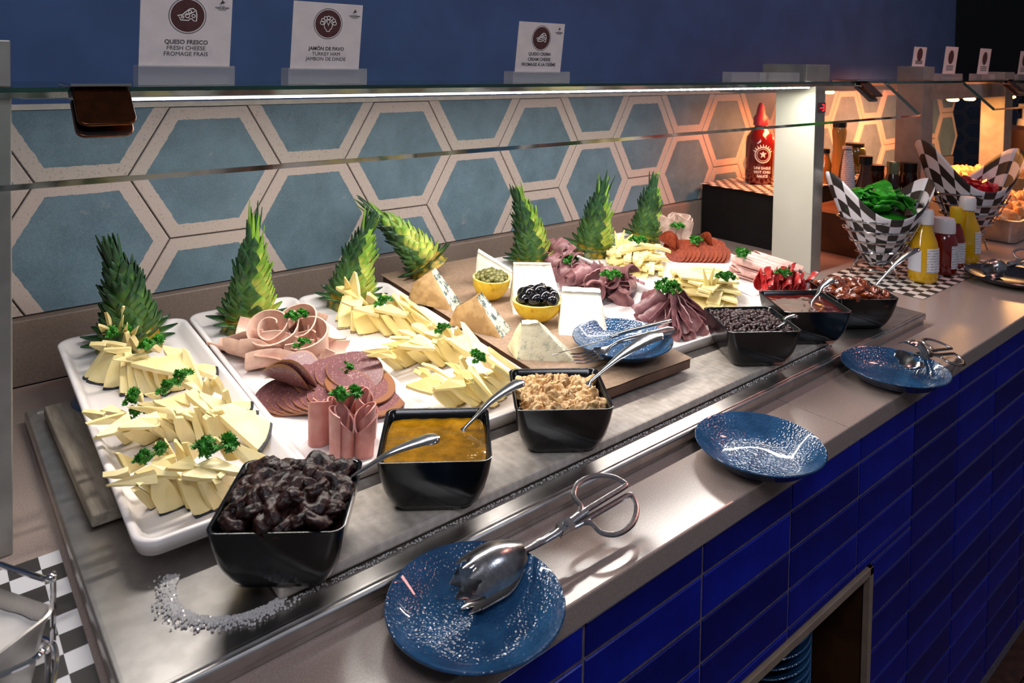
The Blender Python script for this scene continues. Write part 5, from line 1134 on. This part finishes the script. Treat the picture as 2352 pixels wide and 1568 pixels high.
# wire cones lined with checked paper
s = NT('cone_paper'); tc = s.n('TexCoord'); ck = s.n('TexChecker', i_Vector=tc.outputs['UV'], i_Scale=1., i_Color1=lin('282423'), i_Color2=lin('cfcbd2'))
CONEP = s.pbsdf(Base_Color=ck.outputs[0], Roughness=.5)
def wire_cone(x, y, zt, H, rt, label, ang, plabel, eR=.34, eL=.34):
    M_ = T(x, y, .001); e = empty('cone_holder', label, 'stand', M_, 'chrome wire cones')
    zb_ = .022
    pts = [V((.012*cos(t*2*pi)*1+(rt-.012)*(t/4.6)*cos(t*2*pi)*.0, 0, 0)) for t in (0,)]
    sp = []
    for k in range(150):
        t = k/149; a = t*2*pi*4.6; r = .011+(rt-.008)*t**.62; sp.append((r*cos(a), r*sin(a), zb_+H*t))
    obj('spiral_wire', G().tube(sp, .0029, 8), CHROME, e)
    for k in range(3):
        a = k*2*pi/3+.6; obj('rod', G().tube([((.010+(rt-.008)*t**.62)*cos(a), (.010+(rt-.008)*t**.62)*sin(a), zb_+H*t) for t in (0, .1, .25, .45, .7, 1)], .002, 6), CHROME, e)
    for k in range(3):
        a = k*2*pi/3+.2; obj('foot', G().tube(bez([(.008*cos(a), .008*sin(a), zb_+.02), (.04*cos(a), .04*sin(a), zb_+.028), (.062*cos(a), .062*sin(a), .012), (.066*cos(a), .066*sin(a), .0015)], 12), .0022, 6), CHROME, e)
    obj('base_ring', G().tube([(.05*cos(k*pi/12), .05*sin(k*pi/12), .020) for k in range(24)], .0018, 6, closed=True), CHROME, e)
    def fn(u, v):
        a = ang+u*2*pi; lobe = .5+.5*cos(2*(a-ang)); ext = 1.06+(eR if cos(a-ang) > 0 else eL)*lobe**1.5+.10*max(0, cos(a-ang))*lobe
        t = .02+v*ext; r = (.004+(rt-.009)*t**.62)*(1+.03*sin(4*a)*v); return (r*cos(a), r*sin(a), zb_+H*t+.012*lobe*v)
    n_ = 9
    g = G().grid(lambda u, v: fn(u, v), 56, 16, uvs=lambda u, v: (u*18-.0, v*7.0))
    p = tag(obj('cone_paper', g, CONEP, M=M_), plabel, 'paper')
    so = p.modifiers.new('solid', 'SOLIDIFY'); so.thickness = .0008; so.offset = 1
    return M_ @ T(0, 0, zb_+H)
cr = math.atan2(-.64, .77)
W1 = wire_cone(1.525, -.572, .2, .132, .100, 'chrome spiral wire cone holding spinach leaves beside the right post', cr, 'checked paper lining the wire cone of spinach', .50, .70)
W2 = wire_cone(2.075, -.60, .2, .150, .108, 'chrome spiral wire cone holding diced beetroot', cr, 'checked paper lining the wire cone of beetroot', .62, .86)
SPIN = mat('spinach_leaf', '2c8c1e', '1a6a14', 50, rough=.34, rnd_v=.3)
def spin_mesh(k):
    def fn(u, v):
        t = (u-.5)*2; w_ = .026*math.sin(pi*min(1, .06+.94*v))**.7; return (w_*t, .068*v, .006*t*t+.010*sin(v*2.6+k)+.004*nz((u*3, v*3, k), 1.2))
    return G().sheet(fn, 6, 10, .0007).mesh('spinach_leaf', SPIN)
SM = [spin_mesh(k) for k in range(4)]
for k in range(44):
    r_ = .070*math.sqrt(q.random()); a = q.uniform(0, 6.28)
    tag(link('spinach_leaf', SM[k % 4], None, W1 @ T(r_*cos(a), r_*sin(a), .024+.046*(1-(r_/.08)**2)*q.uniform(.45, 1)) @ R('Z', q.uniform(0, 6.3)) @ R('X', q.uniform(-.7, .7)) @ R('Y', q.uniform(-.7, .7)) @ T(0, -.028, 0)), 'fresh green spinach leaf in the checked paper cone', 'spinach', 'spinach leaves in the cone')
stuff(tag(obj('spinach', G().lathe([(.001, -.08), (.045, -.07), (.086, -.01), (.06, .008), (.03, .016), (.001, .018)], 24), SPIN, M=W1), 'spinach filling the cone under the top leaves', 'spinach'))
BEET = mat('beetroot', 'b0102c', '8a0a22', 60, rough=.3, rnd_v=.25); bm_ = G().box((-.010, -.010, -.008), (.010, .010, .008)).mesh('beetroot_cube', BEET, False)
for k in range(50):
    r_ = .078*math.sqrt(q.random()); a = q.uniform(0, 6.28)
    tag(link('beetroot_cube', bm_, None, W2 @ T(r_*cos(a), r_*sin(a), .004+.026*(1-(r_/.09)**2)*q.uniform(.3, 1)) @ Euler((q.uniform(0, 3), q.uniform(0, 3), q.uniform(0, 3))).to_matrix().to_4x4()), 'crimson beetroot cube in the checked paper cone', 'beetroot', 'beetroot cubes in the cone')
stuff(tag(obj('beetroot', G().lathe([(.001, -.08), (.045, -.07), (.095, -.002), (.05, .010), (.001, .012)], 24), BEET, M=W2), 'beetroot filling the cone under the cubes', 'beetroot'))
# hot pans
FRY = mat('fried_food', 'c98a4c', 'e2b27c', 50, rough=.5, bump=.5, bscale=120, bdist=.004, rnd_v=.2)
nug = [G().ico(.022, 2, fn=lambda p, k=k: V((p.x*1.3, p.y, p.z*.7))*(1+.3*nz(p, 1.6, k))).mesh('fried_piece', FRY) for k in range(4)]
def pan(x0_, x1_, y0_, y1_, z1, depth, label, what):
    cx, cy = (x0_+x1_)/2, (y0_+y1_)/2; hx, hy = (x1_-x0_)/2, (y1_-y0_)/2
    rg = lambda i, z: [(x, y, z) for x, y, _ in rrect(hx-i, hy-i, .02, 4)]
    tag(obj('food_pan', G().loft([rg(.016, z1-depth), rg(.010, z1-.004), rg(.0, z1-.003), rg(0, z1), rg(.013, z1), rg(.018, z1-depth*.55)]), STEEL, M=T(cx, cy, 0), angle=40), label, 'pan', 'hot food pans')
    n = 0
    for k in range(60):
        x, y = q.uniform(-hx+.035, hx-.035), q.uniform(-hy+.03, hy-.03)
        tag(link('fried_piece', nug[k % 4], None, T(cx+x, cy+y, z1-.006+q.uniform(-.006, .020)) @ Euler((q.uniform(0, 3), q.uniform(0, 3), q.uniform(0, 3))).to_matrix().to_4x4()), 'golden fried piece '+what, 'fried food', 'fried pieces '+what)
pan(2.20, 2.86, -.70, -.47, .075, .072, 'shallow steel pan of golden fried pieces nearest the dark plate', 'in the nearer pan')
pan(2.36, 2.88, -.45, -.22, .135, .06, 'steel pan of fried pieces on the upper step', 'in the upper pan')
tag(obj('riser_box', G().box((2.36, -.455, .0005), (2.88, -.20, .0735)), STEEL2, smooth=False, bevel=.002), 'steel step under the upper hot food pan', 'riser')
pan(3.06, 3.78, -.62, -.36, .105, .06, 'far steel pan of fried pieces at the right edge', 'in the far pan')
tag(obj('riser_box', G().box((3.06, -.62, .0005), (3.78, -.36, .0440)), STEEL2, smooth=False, bevel=.002), 'steel step under the far pan', 'riser')
pd = empty('pump_dispenser', 'dark pump dispenser with white pump head near the far right edge', 'dispenser', T(3.86, -.25, .001))
obj('body', G().lathe([(.001, 0), (.08, 0), (.085, .01), (.085, .25), (.06, .27), (.001, .27)], 24), mat('dispenser_brown', '3a2012', rough=.4), pd)
obj('pump', G().lathe([(.001, .268), (.035, .268), (.03, .30), (.013, .305), (.013, .355), (.03, .36), (.03, .378), (.001, .38)], 20).box((-.06, -.012, .360), (.0, .012, .378)), mat('white_pump', 'e6d2b4', rough=.4), pd)
